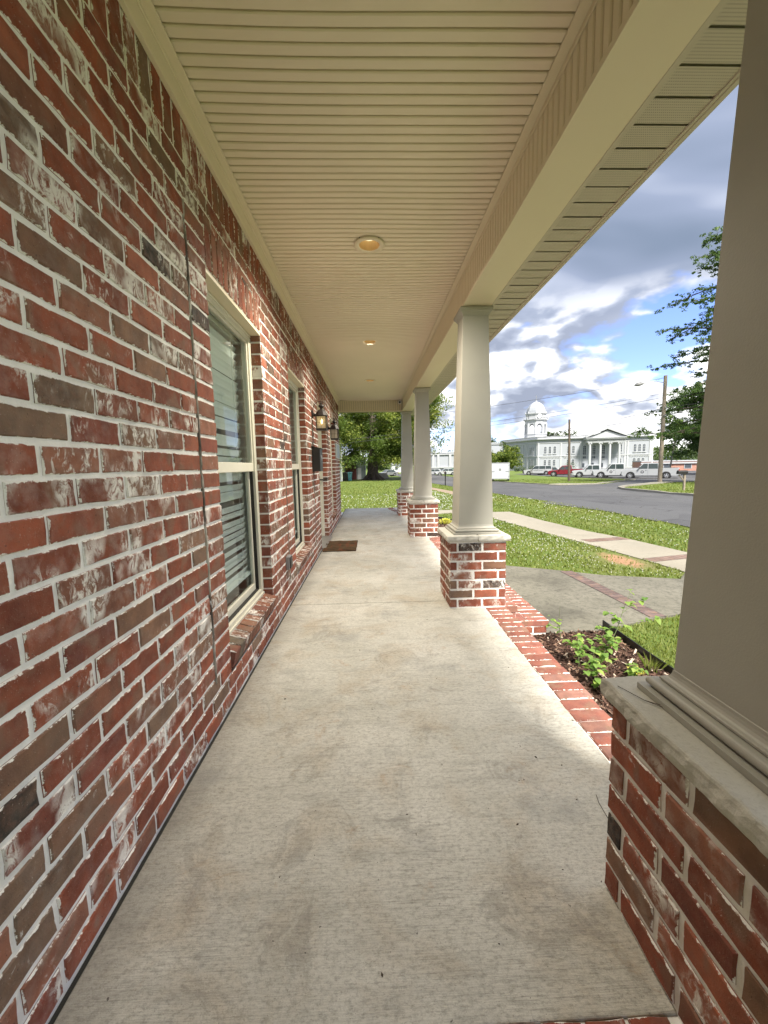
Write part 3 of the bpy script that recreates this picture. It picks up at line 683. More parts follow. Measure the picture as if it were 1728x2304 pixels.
# windows
def make_window(a, b, detailed):
    w = empty('window', (0, 0, 0)); H(w)
    z0, z1 = .30, 2.13; xf, xb = WX-.072, WX-.135
    m = MB(); t = .042
    m.box(xb, xf, a+.006, a+t, z0, z1); m.box(xb, xf, b-t, b-.006, z0, z1)
    m.box(xb, xf, a+t, b-t, z1-t, z1-.001); m.box(xb, xf, a+t, b-t, z0, z0+.035)
    m.build('frame', M_FRAME, w, bevel=.004)
    m = MB(); m.box(xf-.022, xf+.004, a+.008, a+.020, z0+.02, z1-.02); m.box(xf-.022, xf+.004, b-.020, b-.008, z0+.02, z1-.02); m.box(xf-.02, xf+.010, a+.006, b-.006, z0-.012, z0+.008); m.box(xf-.02, xf+.006, a+.006, b-.006, z1-.014, z1)
    m.build('brickmould', M_FRAME, w, bevel=.003)
    # upper sash sits in front, lower sash recessed
    zm0, zm1 = 1.195, 1.255
    m = MB(); x1 = xf-.012; m.box(x1-.028, x1, a+t, b-t, zm0, zm1); m.box(x1-.028, x1, a+t, a+t+.018, zm1, z1-t); m.box(x1-.028, x1, b-t-.018, b-t, zm1, z1-t); m.box(x1-.028, x1, a+t+.018, b-t-.018, z1-t-.02, z1-t)
    m.build('upper_sash', M_FRAME, w, bevel=.003)
    x2 = xf-.042; m = MB(); m.box(x2-.026, x2, a+t, a+t+.024, z0+.035, zm0); m.box(x2-.026, x2, b-t-.024, b-t, z0+.035, zm0); m.box(x2-.026, x2, a+t+.024, b-t-.024, z0+.035, z0+.085)
    m.build('lower_sash', M_FRAME, w, bevel=.003)
    m = MB(); m.box(x2-.004, x2+.022, b-t-.008, b-t-.001, z0+.035, zm0); m.box(x2-.004, x2+.024, a+t, b-t-.008, z0+.035, z0+.041); m.build('track', M_GASKET, w)
    m = MB(); m.add([(x1-.014, a+t+.018, zm1), (x1-.014, b-t-.018, zm1), (x1-.014, b-t-.018, z1-t-.02), (x1-.014, a+t+.018, z1-t-.02)], [(0, 1, 2, 3)]); m.build('pane', M_GLASS, w)
    m = MB(); m.add([(x2-.013, a+t+.024, z0+.085), (x2-.013, b-t-.024, z0+.085), (x2-.013, b-t-.024, zm0), (x2-.013, a+t+.024, zm0)], [(0, 1, 2, 3)]); m.build('pane', M_GLASS, w)
    xs = WX-.168
    def slat(z, tilt):
        m = MB(); vs = []; k = 3
        for yy in (a+.10, b-.04):
            for q in range(k+1):
                s = (q/k-.5)*.046; vs.append((xs+s*math.cos(tilt)*1.0, yy, z+s*math.sin(tilt)+.0035*(1-(2*q/k-1)**2)))
        fs = [(q, q+1, q+k+2, q+k+1) for q in range(k)]
        return m.add(vs, fs)
    zs = np.arange(.50, 2.08, .046)
    if detailed:
        base = None
        for z in zs:
            if base is None: base = slat(0, R(66)).build('blind_slat', M_BLIND, w); base.location.z = z
            else:
                c = base.copy(); C.objects.link(c); c.parent = w; c.location.z = z+random.uniform(-.002, .002); c.rotation_euler.x = random.gauss(0, .004)
    else:
        m = MB()
        for z in zs: q = slat(z, R(66)); m.add(q.v, q.f)
        o = m.build('blind_slats', M_BLIND, w)
    m = MB(); m.box(xs-.028, xs+.028, a+.09, b-.03, 2.06, 2.10); m.box(xs-.025, xs+.025, a+.10, b-.04, .455, .475)
    m.build('blind_rail', M_BLIND, w)
    m = MB()
    for yy in (a+.25, b-.22): m.tube([(xs+.03, yy, .46), (xs+.03, yy, 2.08)], .0018, 4)
    m.build('blind_cord', M_BLIND, w)
    m = MB(); m.box(WX-1.2, WX-1.19, a-.5, b+.5, -.1, 2.6); m.box(WX-1.19, WX-.2, a-.5, a-.49, -.1, 2.6); m.box(WX-1.19, WX-.2, b+.49, b+.5, -.1, 2.6); m.box(WX-1.19, WX-.2, a-.49, b+.49, 2.59, 2.6); m.box(WX-1.19, WX-.2, a-.49, b+.49, -.1, -.09)
    m.build('room', M_ROOM, w)
    bx('lintel', (WX-.075, WX-.001, a-.004, b+.004, 2.132, 2.149), M_CREAM, w)
    bx('sill_bed', (WX-.075, WX-.0035, a, b, .16, .262), M_MORTAR, w)
    # rowlock sill, sloping outwards
    tilt = R(14); n = round((b-a)/.083)
    up = Vector((math.sin(tilt), 0, math.cos(tilt))); ax = Vector((math.cos(tilt), 0, -math.sin(tilt)))
    rot = rotm(tuple(up), tuple(ax))
    for i in range(n):
        t_ = brick_tint(); yy = a+.003+(i+.5)*(b-a-.006)/n
        place_brick(w, (WX-.024, yy, .283), rot, .108, (b-a)/n-.013, .092, (t_[0]*.8, t_[1]*1.05, t_[2]*1.1, t_[3]))
    return w
for k, (a, b, z0, z1) in enumerate(OPEN):
    if z0 > 0: make_window(a, b, k == 0)
# door in its deep opening
a, b = 5.99, 7.08
door = empty('door', (0, 0, 0)); H(door)
m = MB(); m.box(WX-.16, WX-.09, a+.002, a+.05, .02, 2.13); m.box(WX-.16, WX-.09, b-.05, b-.002, .02, 2.13); m.box(WX-.16, WX-.09, a+.05, b-.05, 2.085, 2.13)
m.box(WX-.12, WX-.075, b-.035, b-.006, .02, 2.13); m.build('frame', M_FRAME, door, bevel=.004)
m = MB(); m.box(WX-.15, WX-.125, a+.055, b-.055, .03, 2.08); m.build('leaf', M_DOOR, door)
m = MB()
for y0, y1 in ((a+.15, a+.47), (b-.47, b-.15)):
    for z0, z1 in ((.25, .85), (1.05, 1.9)): m.box(WX-.126, WX-.118, y0, y1, z0, z1)
m.build('raised_panel', M_DOOR, door, bevel=.006)
m = MB(); m.tube([(WX-.12, b-.13, 1.0), (WX-.065, b-.13, 1.0)], .012, 8); m.tube([(WX-.07, b-.14, 1.0), (WX-.068, b-.06, 1.0), (WX-.07, b-.03, .995)], .009, 8); m.box(WX-.126, WX-.118, b-.16, b-.10, .93, 1.07)
m.build('handle', M_BLACK, door, smooth=False)
bx('threshold', (WX-.15, WX+.055, a+.004, b-.004, -.02, .018), M_THRESH, door)
bx('lintel', (WX-.088, WX-.001, a-.004, b+.004, 2.132, 2.149), M_CREAM, door)

# porch ceiling
ZT, ZC, ZB, BI, BO, EX = 2.654, 2.76, 2.492, .785, 1.006, 1.262
YE = 9.88; YS = -2.0
ceil = empty('ceiling', (0, 0, 0)); H(ceil)
m = MB(); yy = YS
LY_ = [-2+(round((q_+2)/.0518-.5)+.5)*.0518 for q_ in (3.04, 5.27, 7.60)]
for ly in LY_:
    m.box(WX-.1, BI+.02, yy, ly-.076, ZC+.014, ZC+.03); m.box(WX-.1, .027-.078, ly-.076, ly+.076, ZC+.014, ZC+.03); m.box(.027+.078, BI+.02, ly-.076, ly+.076, ZC+.014, ZC+.03); yy = ly+.076
m.box(WX-.1, BI+.02, yy, YE+.05, ZC+.014, ZC+.03); m.build('backing', M_GROOVE, ceil)
P_ = .0518
def strip_mesh(seed):
    rr = random.Random(seed); n = 10; prof = [(-P_/2+.0028, .013), (-P_/2+.0040, .0035), (-P_/2+.0085, .0), (P_/2-.0085, .0006), (P_/2-.0040, .0035), (P_/2-.0028, .013)]
    vs = []
    for i in range(n+1):
        x = -.70+i*(BI+.70)/n
        for y, z in prof: vs.append((x, y, z))
    k = len(prof); fs = [(i*k+j, i*k+j+1, (i+1)*k+j+1, (i+1)*k+j) for i in range(n) for j in range(k-1)]
    return vs, fs
vs0, fs0 = strip_mesh(0)
ns = int((YE-YS)/P_)
LIGHTS = [(.027, YS+(round((q_-YS)/P_-.5)+.5)*P_) for q_ in (3.04, 5.27, 7.60)]
def sagf(x, y):      # the vinyl waves a little between its fixings
    return (.011+.009*math.sin(y*1.35+.5)+.004*math.sin(y*3.7))*math.sin((x+.7)*PI/1.485)+.0012*math.sin(y*6.3+1+x*2)+.0010*math.sin(x*5+y*1.7)
def bowf(x, y): return .006*math.sin(y*1.9+.6)*math.sin((x+.7)*PI/1.485)+.0025*math.sin(x*4+y*2.3)
for i in range(ns):
    yc = YS+(i+.5)*P_; cut = None
    for lx, ly in LIGHTS:
        dy = abs(yc-ly)
        if dy < P_*1.2: hw_ = .080 if dy < .01 else .070; cut = (lx-hw_, lx+hw_)
    for xa, xb in ([(-.70, BI)] if cut is None else [(-.70, cut[0]), (cut[1], BI)]):
        m = MB(); m.add([(xa+(x+.70)*(xb-xa)/(BI+.70), y+yc+bowf(xa+(x+.70)*(xb-xa)/(BI+.70), yc), ZC+z-sagf(xa+(x+.70)*(xb-xa)/(BI+.70), yc)) for x, y, z in vs0], fs0)
        o = m.build('soffit_strip', M_CREAM_CEIL, ceil)
m = MB(); m.box(WX+.001, WX+.021, YS, YE, ZT, ZC-.012); m.build('frieze_board', M_CREAM, ceil, bevel=.002)
m = MB(); m.box(WX+.021, WX+.062, YS, YE, ZC-.016, ZC-.006); m.box(WX+.021, WX+.027, YS, YE, ZC-.030, ZC-.016); m.build('wall_channel', M_CREAM, ceil, bevel=.002)
m = MB(); m.box(BI-.045, BI-.001, YS, YE, ZC-.014, ZC-.005); m.build('beam_channel', M_CREAM, ceil, bevel=.0015)
# beam over the columns
beam = empty('beam', (0, 0, 0)); H(beam)
bx('core', (BI+.0105, BO-.004, YS, 10.2, ZB+.006, ZC+.15), M_GROOVE, beam); bx('core_cladding', (BO-.0035, BO, YS, 10.2, ZB+.006, ZC+.15), M_CREAM, beam)
bm_n = int((YE-YS)/.0518); pm = None
for i in range(bm_n):
    if pm is None:
        m = MB(); y = 0; m.add([(BI+.010, -.0235, ZB+.02), (BI+.004, -.022, ZB+.02), (BI, -.016, ZB+.02), (BI, .016, ZB+.02), (BI+.004, .022, ZB+.02), (BI+.010, .0235, ZB+.02)]+[(BI+.010, -.0235, ZC), (BI+.004, -.022, ZC), (BI, -.016, ZC), (BI, .016, ZC), (BI+.004, .022, ZC), (BI+.010, .0235, ZC)], [(j, j+1, j+7, j+6) for j in range(5)])
        pm = m.build('beam_rib', M_CREAM, beam, loc=(0, YS+.026, 0))
    else:
        c = pm.copy(); C.objects.link(c); c.parent = beam; c.location.y = YS+.026+i*.0518
m = MB(); m.box(BI-.006, BI-.0002, YS, YE, ZB-.001, ZB+.022); m.box(BI-.006, BI-.0002, YS, YE, ZC-.035, ZC-.015); m.build('beam_trim', M_CREAM, beam, bevel=.001)
# coil-clad underside, slightly oil-canned
m = MB(); n = 120; vs = []; fs = []
for i in range(n+1):
    y = YS+i*(10.2-YS)/n
    for j in range(6):
        x = BI-.0055+j*(BO-BI+.007)/5; vs.append((x, y, ZB-.001+.0022*math.sin(y*2.2)*math.sin(j*PI/5)+.0012*math.sin(y*5.1+j)))
for i in range(n):
    for j in range(5): fs.append((i*6+j, (i+1)*6+j, (i+1)*6+j+1, i*6+j+1))
m.add(vs, fs); m.build('beam_cladding', M_COIL, beam, smooth=True)
# outer soffit, perforated panels
os_ = empty('outer_soffit', (0, 0, 0)); H(os_)
bx('backing', (BO, EX+.01, YS, 10.6, ZB+.0095, ZB+.02), simple('soffit_gap', (.36, .32, .24), .8), os_)
pp = .1165; y = YS+.07
om = None
while y < 10.55:
    if om is None:
        m = MB(); x0, x1 = BO+.022, EX-.003
        m.add([(x0, 0, ZB+.010), (x1, 0, ZB+.010), (x1, .004, ZB+.0), (x0, .004, ZB+.0), (x1, pp-.004, ZB+.0015), (x0, pp-.004, ZB+.0015), (x1, pp-.002, ZB+.009), (x0, pp-.002, ZB+.009), (x1, pp, ZB+.010), (x0, pp, ZB+.010)],
              [(3, 5, 4, 2), (5, 7, 6, 4)])
        om = m.build('soffit_panel', M_PERF, os_, loc=(0, y, 0))
    else:
        c = om.copy(); C.objects.link(c); c.parent = os_; c.location.y = y; c.location.z = random.gauss(0, .0004)
    y += pp
m = MB(); m.box(BO+.001, BO+.026, YS, 10.6, ZB-.003, ZB+.014); m.build('soffit_channel', M_SOFF, os_, bevel=.002)
m = MB(); m.box(EX-.014, EX, YS, 10.62, ZB-.005, ZB+.012); m.box(EX, EX+.022, YS, 10.62, ZB-.008, ZB+.17); m.build('fascia', M_SOFF, os_, bevel=.002)
# fascia across the far end of the porch, ribbed
fe = empty('end_fascia', (0, 0, 0)); H(fe)
bx('core_panel', (WX, BI, YE+.0105, YE+.17, ZB+.004, ZC+.15), M_GROOVE, fe)
nb = 29; wv = (BI-WX-.02)/nb; em = None
for i in range(nb):
    if em is None:
        h = wv/2-.0008; m = MB(); q = [(-h+.002, .010), (-h+.004, .004), (-h+.010, 0), (h-.010, 0), (h-.004, .004), (h-.002, .010)]
        m.add([(x, YE+y_, ZB+.03) for x, y_ in q]+[(x, YE+y_, ZC-.004) for x, y_ in q], [(j+1, j, j+6, j+7) for j in range(5)])
        em = m.build('fascia_rib', M_CREAM, fe, loc=(WX+.012+wv*.5, 0, 0))
    else:
        c = em.copy(); C.objects.link(c); c.parent = fe; c.location.x = WX+.012+wv*(i+.5)
m = MB(); m.box(WX, BI, YE-.012, YE+.012, ZB-.002, ZB+.03); m.box(WX, BI, YE-.008, YE+.0, ZC-.02, ZC-.004); m.build('fascia_trim', M_CREAM, fe, bevel=.0015)
# roof above the porch
m = MB(); m.add([(EX+.06, YS, 2.66), (EX+.06, 10.66, 2.66), (WX-3.5, 10.66, 4.5), (WX-3.5, YS, 4.5), (EX+.06, YS, 2.60), (EX+.06, 10.66, 2.60), (WX-3.5, 10.66, 4.44), (WX-3.5, YS, 4.44)], [(0, 1, 2, 3), (4, 7, 6, 5), (0, 4, 5, 1), (1, 5, 6, 2), (2, 6, 7, 3), (3, 7, 4, 0)])
H(m.build('roof', M_FARROOF, fix=True))
bx2 = MB().box(WX-6, WX-.25, YS, 9.7, 2.9, 2.95).build('attic_floor', M_DARK); H(bx2)

# piers, cap stones and tapered columns
FR = [((0, -1, 0), (1, 0, 0)), ((-1, 0, 0), (0, -1, 0)), ((0, 1, 0), (-1, 0, 0)), ((1, 0, 0), (0, 1, 0))]
def rough_slab(x0, x1, y0, y1, z0, z1, seed):
    rr = random.Random(seed); n = 14; per = []
    for (ax, ay, bx_, by) in ((x0, y0, x1, y0), (x1, y0, x1, y1), (x1, y1, x0, y1), (x0, y1, x0, y0)):
        k = max(2, int(math.hypot(bx_-ax, by-ay)/.012))
        for i in range(k): per.append((ax+(bx_-ax)*i/k, ay+(by-ay)*i/k))
    cx, cy = (x0+x1)/2, (y0+y1)/2; L = []; ph = [rr.uniform(0, 6.28) for _ in range(6)]; H_ = z1-z0
    def wob(x, y, t): return .0022*math.sin(x*23+y*19+ph[0]+t*2)+.0014*math.sin(x*61-y*53+ph[1]-t*5)+.0009*math.sin(x*130+y*143+ph[2]+t*3)
    lv = [(0, -.006), (.12, -.001), (.3, .002), (.5, .003), (.7, .001), (.85, .001), (.96, -.002), (1.0, -.006)]
    for t, o_ in lv:
        lay = []
        for x, y in per:
            dx = (x-cx)/((x1-x0)/2); dy = (y-cy)/((y1-y0)/2); ox = (1 if dx > 0 else -1) if abs(dx) > .999 else 0; oy = (1 if dy > 0 else -1) if abs(dy) > .999 else 0
            q = o_+(wob(x, y, t) if t > 0 else 0)+rr.uniform(-.0007, .0007); lay.append((x+ox*q, y+oy*q, z0+H_*t))
        L.append(lay)
    k = len(per); n_ = len(lv); vs = [p for l in L for p in l]; fs = []
    for i in range(n_-1):
        for q in range(k): fs.append((i*k+q, i*k+(q+1) % k, (i+1)*k+(q+1) % k, (i+1)*k+q))
    fs += [tuple(range((n_-1)*k, n_*k)), tuple(reversed(range(k)))]
    return vs, fs
def make_pier(y0):
    p = empty('pier', (0, 0, 0)); H(p); cx, cy = BX+PW/2, y0+PW/2
    bx('pier_core', (BX+.005, BX+PW-.005, y0+.005, y0+PW-.005, -.45, .575), M_MORTAR, p)
    for r in range(-5, 7):
        z = r*.0805+.040+.002; th, gp = .058, .0165; L = (PW-th-2*gp)/2
        for nrm, ax in FR:
            if r < 0 and nrm[0] != 1 and nrm[1] != -1: continue
            nv, av = Vector(nrm), Vector(ax)
            if r % 2: st0 = -PW/2          # long bricks begin at the corner
            else: st0 = -PW/2+th+gp
            for i in range(2):
                c = st0+L/2+i*(L+gp); P = Vector((cx, cy, z))+nv*(PW/2)+av*c
                extra = 0
                place_brick(p, P, rotm(nrm, ax), L, .066, th)
    for k, (xa, xb) in enumerate(((BX-.022, cx-.003), (cx+.003, BX+PW+.022))):
        vs, fs = rough_slab(xa, xb, y0-.022, y0+PW+.022, .572, .624, int(y0*100)+k)
        MB().add(vs, fs).build('cap_stone', M_STONE, p, fix=True)
def make_column(y0):
    c = empty('column', (0, 0, 0)); H(c); cx, cy = .890, y0+PW/2
    def frus(name, secs, bevel=0):
        m = MB(); vs = []
        for h, z in secs: vs += [(cx-h, cy-h, z), (cx+h, cy-h, z), (cx+h, cy+h, z), (cx-h, cy+h, z)]
        fs = []
        for i in range(len(secs)-1):
            for q in range(4): fs.append((i*4+q, i*4+(q+1) % 4, i*4+4+(q+1) % 4, i*4+4+q))
        fs += [(3, 2, 1, 0), tuple(range(len(secs)*4-4, len(secs)*4))]
        return m.add(vs, fs).build(name, M_COLUMN, c, bevel=bevel)
    frus('shaft', [(.149, .64), (.104, 2.44)], .001)
    frus('plinth', [(.202, .625), (.202, .641)], .001)
    arc = [(.186-.012*(1-math.cos(t))+.0, .641+.022*math.sin(t)) for t in np.linspace(0, PI/2, 5)]
    frus('base_bead', [(.176, .6412)]+[(.178+.011*math.cos(t), .654+.011*math.sin(t)) for t in np.linspace(-1.3, PI/2, 9)]+[(.170, .6655)])
    frus('base_cove', [(.164, .666), (.168, .668), (.168, .673)]+[(.166-.017*math.sin(t), .675+.024*(1-math.cos(t))) for t in np.linspace(0, PI/2, 6)]+[(.147, .701)])
    frus('capital', [(.108, 2.425), (.112, 2.432), (.122, 2.448), (.134, 2.458), (.136, 2.478), (.128, 2.4905)], .0015)
for y0 in PY: make_pier(y0)
for y0 in PY: make_column(y0)

# ================================================================== THINGS ON THE PORCH
def lantern(y, lit, label):
    cx, cy, z0 = WX+.125, y, 1.69
    t = empty('wall_lantern', (WX, y, 1.86), label=label, cat='lantern', group='carriage lanterns beside the door')
    def P(m, n, mat, **k):
        o = m.build(n, mat, **k); o.parent = t; o.matrix_parent_inverse = Matrix.Translation((-WX, -y, -1.86)); return o
    m = MB(); m.tube([(WX+.001, y, 1.90), (WX+.014, y, 1.90), (WX+.022, y, 1.90)], [.052, .052, .034], 12); o = P(m, 'back_plate', M_BRONZE); 
    m = MB(); m.tube([(WX+.02, y, 1.89), (WX+.05, y, 1.885), (cx-.05, y, 1.89)], [.024, .015, .012], 8)
    P(m, 'arm', M_BRONZE)
    pts = [(WX+.012+.10*(1-math.cos(a)), y, 1.93+.13*math.sin(a)) for a in np.linspace(0, PI*.85, 14)]
    m = MB(); m.tube(pts, .0035, 6); P(m, 'scroll', M_BRONZE)
    h = .062
    m = MB(); m.box(cx-h-.004, cx+h+.004, cy-h-.004, cy+h+.004, z0, z0+.022)
    for sx in (-1, 1):
        for sy in (-1, 1): m.box(cx+sx*h-.006, cx+sx*h+.006, cy+sy*h-.006, cy+sy*h+.006, z0+.022, z0+.175)
    m.box(cx-h-.007, cx+h+.007, cy-h-.007, cy+h+.007, z0+.175, z0+.187)
    P(m, 'frame', M_BRONZE)
    m = MB()
    for s in (-1, 1):
        for q in (0, 1):
            for (zz, yy) in ((z0+.098, None), (None, 0)):
                if q == 0:
                    m.box(cx-h, cx+h, cy+s*h-.0018, cy+s*h+.0018, zz-.0018, zz+.0018) if zz else m.box(cx-.0018, cx+.0018, cy+s*h-.0018, cy+s*h+.0018, z0+.022, z0+.175)
                else:
                    m.box(cx+s*h-.0018, cx+s*h+.0018, cy-h, cy+h, zz-.0018, zz+.0018) if zz else m.box(cx+s*h-.0018, cx+s*h+.0018, cy-.0018, cy+.0018, z0+.022, z0+.175)
    P(m, 'glazing_bar', M_BRONZE)
    for sx, sy in ((0, -1), (0, 1), (-1, 0), (1, 0)):
        m = MB(); k = h-.006
        if sx == 0: m.add([(cx-k, cy+sy*h, z0+.022), (cx+k, cy+sy*h, z0+.022), (cx+k, cy+sy*h, z0+.175), (cx-k, cy+sy*h, z0+.175)], [(0, 1, 2, 3)])
        else: m.add([(cx+sx*h, cy-k, z0+.022), (cx+sx*h, cy+k, z0+.022), (cx+sx*h, cy+k, z0+.175), (cx+sx*h, cy-k, z0+.175)], [(0, 1, 2, 3)])
        P(m, 'pane', M_LGLASS)
    m = MB(); m.lathe([(h*1.42, z0+.187), (h*1.3, z0+.20), (h*1.0, z0+.235), (h*.55, z0+.262), (h*.28, z0+.268), (h*.30, z0+.285), (h*.62, z0+.305), (h*.50, z0+.325), (h*.16, z0+.338), (h*.20, z0+.348), (.001, z0+.362)], cx, cy, 8, PI/8)
    P(m, 'cap', M_BRONZE)
    m = MB(); m.tube([(cx, cy, z0+.022), (cx, cy, z0+.085)], .011, 8); P(m, 'candle', M_LGLASS)
    m = MB(); m.lathe([(.004, z0+.085), (.013, z0+.10), (.014, z0+.112), (.008, z0+.132), (.001, z0+.15)], cx, cy, 8); P(m, 'bulb', M_BULB if lit else M_BULB_OFF, smooth=True)
    return t
lantern(5.43, True, 'bronze wall lantern with its bulb glowing, beside the black mailbox')
lantern(7.34, False, 'smaller looking unlit bronze wall lantern on the far side of the door')
mbx = empty('wall_mailbox', (WX, 5.30, 1.3), label='black metal mailbox hung on the brick wall below the lit lantern', cat='mailbox')
def HM(m, n, mat, **k):
    o = m.build(n, mat, **k); o.parent = mbx; o.matrix_parent_inverse = Matrix.Translation((-WX, -5.30, -1.3)); return o
HM(MB().box(WX+.003, WX+.105, 5.28, 5.56, 1.16, 1.46), 'box', M_BLACK, bevel=.004)
m = MB(); m.add([(WX+.002, 5.27, 1.485), (WX+.122, 5.27, 1.455), (WX+.122, 5.57, 1.455), (WX+.002, 5.57, 1.485), (WX+.002, 5.27, 1.475), (WX+.122, 5.27, 1.445), (WX+.122, 5.57, 1.445), (WX+.002, 5.57, 1.475)], [(0, 1, 2, 3), (7, 6, 5, 4), (0, 4, 5, 1), (1, 5, 6, 2), (2, 6, 7, 3), (3, 7, 4, 0)]); HM(m, 'lid', M_BLACK)
m = MB(); m.tube([(WX+.105, 5.42, 1.33), (WX+.112, 5.42, 1.33)], .038, 14); HM(m, 'emblem', M_GREY)
pq = empty('wall_plaque', (WX, 9.35, 1.56), label='grey green plaque on the brick wall past the far lantern', cat='plaque')
def HP(m, n, mat):
    o = m.build(n, mat); o.parent = pq; o.matrix_parent_inverse = Matrix.Translation((-WX, -9.35, -1.56)); return o
HP(MB().box(WX+.003, WX+.018, 8.85, 9.85, 1.395, 1.72), 'board', M_PLAQ)
m = MB(); [m.box(WX+.018, WX+.024, y0, y1, z0, z1) for y0, y1, z0, z1 in ((8.85, 9.85, 1.395, 1.41), (8.85, 9.85, 1.705, 1.72), (8.85, 8.87, 1.41, 1.705), (9.83, 9.85, 1.41, 1.705))]; HP(m, 'border', M_FRAME)
out = empty('outlet_cover', (WX, 3.51, .4), label='small dark weatherproof outlet box low on the brick wall between the windows', cat='outlet')
o = MB().box(WX+.001, WX+.032, 3.455, 3.565, .34, .455).build('box', M_GREY, bevel=.006); o.parent = out; o.matrix_parent_inverse = Matrix.Translation((-WX, -3.51, -.4))
o = MB().box(WX+.032, WX+.040, 3.463, 3.557, .35, .447).build('flip_cover', M_BLACK, bevel=.004); o.parent = out; o.matrix_parent_inverse = Matrix.Translation((-WX, -3.51, -.4))
mat_o = MB(); nx, ny = 14, 22; vs = [(-.72+.485*i/nx+random.uniform(-.003, .003), 5.79+.78*j/ny, .004) for j in range(ny+1) for i in range(nx+1)]
top = [(x, y, .017+random.uniform(-.0025, .0025)) for x, y, z in vs]
fs = []; K = (nx+1)*(ny+1)
for j in range(ny):
    for i in range(nx): q = j*(nx+1)+i; fs.append((q+K, q+1+K, q+nx+2+K, q+nx+1+K))
per = [i for i in range(nx+1)]+[j*(nx+1)+nx for j in range(1, ny+1)]+[ny*(nx+1)+i for i in range(nx-1, -1, -1)]+[j*(nx+1) for j in range(ny-1, 0, -1)]
for a_, b_ in zip(per, per[1:]+per[:1]): fs.append((a_, b_, b_+K, a_+K))
mat_o.add(vs+top, fs); dm = mat_o.build('doormat', M_MAT); tag(dm, 'brown woven doormat with a worn pattern lying before the door', 'doormat')
LAMP_W = 25.0
for k, (y, lb) in enumerate(((LIGHTS[0][1], 'nearest recessed ceiling light, its round trim seen wide open with a lit bulb'), (LIGHTS[1][1], 'middle recessed ceiling light, seen as a flat oval'), (LIGHTS[2][1], 'farthest recessed ceiling light, barely visible near the end fascia'))):
    t = empty('recessed_light', (.027, y, ZC), label=lb, cat='ceiling light', group='recessed lights in the porch ceiling')
    def PL(m, n, mat, **kw):
        o = m.build(n, mat, **kw); o.parent = t; return o
    m = MB(); r0, r1 = .072, .108; vs = []; fs = []; n = 32
    for j, (r, z) in enumerate(((r1, -.001), (r1, -.006), (r1-.008, -.009), (r0+.004, -.009), (r0, -.004))):
        vs += [(r*math.cos(2*PI*q/n), r*math.sin(2*PI*q/n), z-.003) for q in range(n)]
    for j in range(4):
        for q in range(n): fs.append((j*n+q, j*n+(q+1) % n, (j+1)*n+(q+1) % n, (j+1)*n+q))
    m.add(vs, fs); PL(m, 'trim_ring', M_CREAM, smooth=True)
    m = MB(); vs = []; fs = []
    for r, z in ((r0, -.0075), (.062, .06), (.052, .10)): vs += [(r*math.cos(2*PI*q/n), r*math.sin(2*PI*q/n), z) for q in range(n)]
    for j in range(2):
        for q in range(n): fs.append((j*n+q, (j+1)*n+q, (j+1)*n+(q+1) % n, j*n+(q+1) % n))
    fs.append(tuple(range(2*n, 3*n))); m.add(vs, fs); PL(m, 'reflector', M_CONE)
    ld = bpy.data.lights.new('recessed_lamp', 'SPOT'); ld.shadow_soft_size = .03; ld.spot_size = R(150); ld.spot_blend = 1.0; ld.energy = LAMP_W*(1.45, .8, .7)[k]; ld.color = (1.0, .91, .76);
    lo_ = bpy.data.objects.new('lamp_light', ld); lo_.location = (0, 0, -.012); link(lo_, t)
    m = MB(); m.lathe([(.002, .034), (.030, .036), (.052, .048), (.053, .09)], 0, 0, 20); PL(m, 'bulb', M_CAN, smooth=True)
sc_ = empty('security_camera', (.725, 9.86, 2.70), label='small white dome camera in the corner under the end fascia', cat='camera')
m = MB(); m.tube([(0, .015, 0), (0, -.03, -.004)], [.042, .042], 16); o = m.build('housing', M_WHITE, sc_); m = MB(); m.tube([(0, -.03, -.004), (0, -.042, -.006)], [.026, .018], 14); m.build('lens', M_BLACK, sc_)

# ================================================================== MULCH BED, SAPLINGS, EDGING
BED = [(1.13, -.6), (2.08, -.6), (2.08, 3.47), (1.52, 3.45), (1.13, 3.40)]
def flat(name, poly, z, mat, kind='structure'):
    m = MB(); m.add([(x, y, z) for x, y in poly], [tuple(range(len(poly)))]); o = m.build(name, mat); o['kind'] = kind
    if o.data.polygons[0].normal.z < 0: o.data.flip_normals()
    return o
flat('mulch_bed', BED, -.308, M_SOIL)
BED2 = [(1.26, 6.85), (1.75, 6.9), (2.25, 8.0), (2.35, 9.6), (2.05, 11.0), (1.5, 11.9), (1.2, 12.1), (1.13, 10.2), (1.13, 7.0)]
flat('mulch_bed', BED2, -.306, M_SOIL)
def edge_strip(pts, label):
    m = MB()
    for (x0, y0), (x1, y1) in zip(pts[:-1], pts[1:]):
        d = Vector((x1-x0, y1-y0, 0)).normalized()*.003; n = Vector((-d.y, d.x, 0)); z0, z1 = -.36, -.235
        P = [Vector((x0, y0, 0))-n, Vector((x1, y1, 0))-n, Vector((x1, y1, 0))+n, Vector((x0, y0, 0))+n]
        m.add([(p.x, p.y, z0) for p in P]+[(p.x, p.y, z1) for p in P], [(0, 1, 5, 4), (1, 2, 6, 5), (2, 3, 7, 6), (3, 0, 4, 7), (4, 5, 6, 7)])
    o = m.build('bed_edging', M_EDGE); tag(o, label, 'edging'); return o
edge_strip([(2.09, -.6), (2.08, .8), (2.10, 2.0), (2.09, 2.9), (2.11, 3.56)], 'straight black metal strip between the near mulch bed and the lawn')
edge_strip(BED2[1:7], 'curved black metal strip round the far bed with the yellow plants')
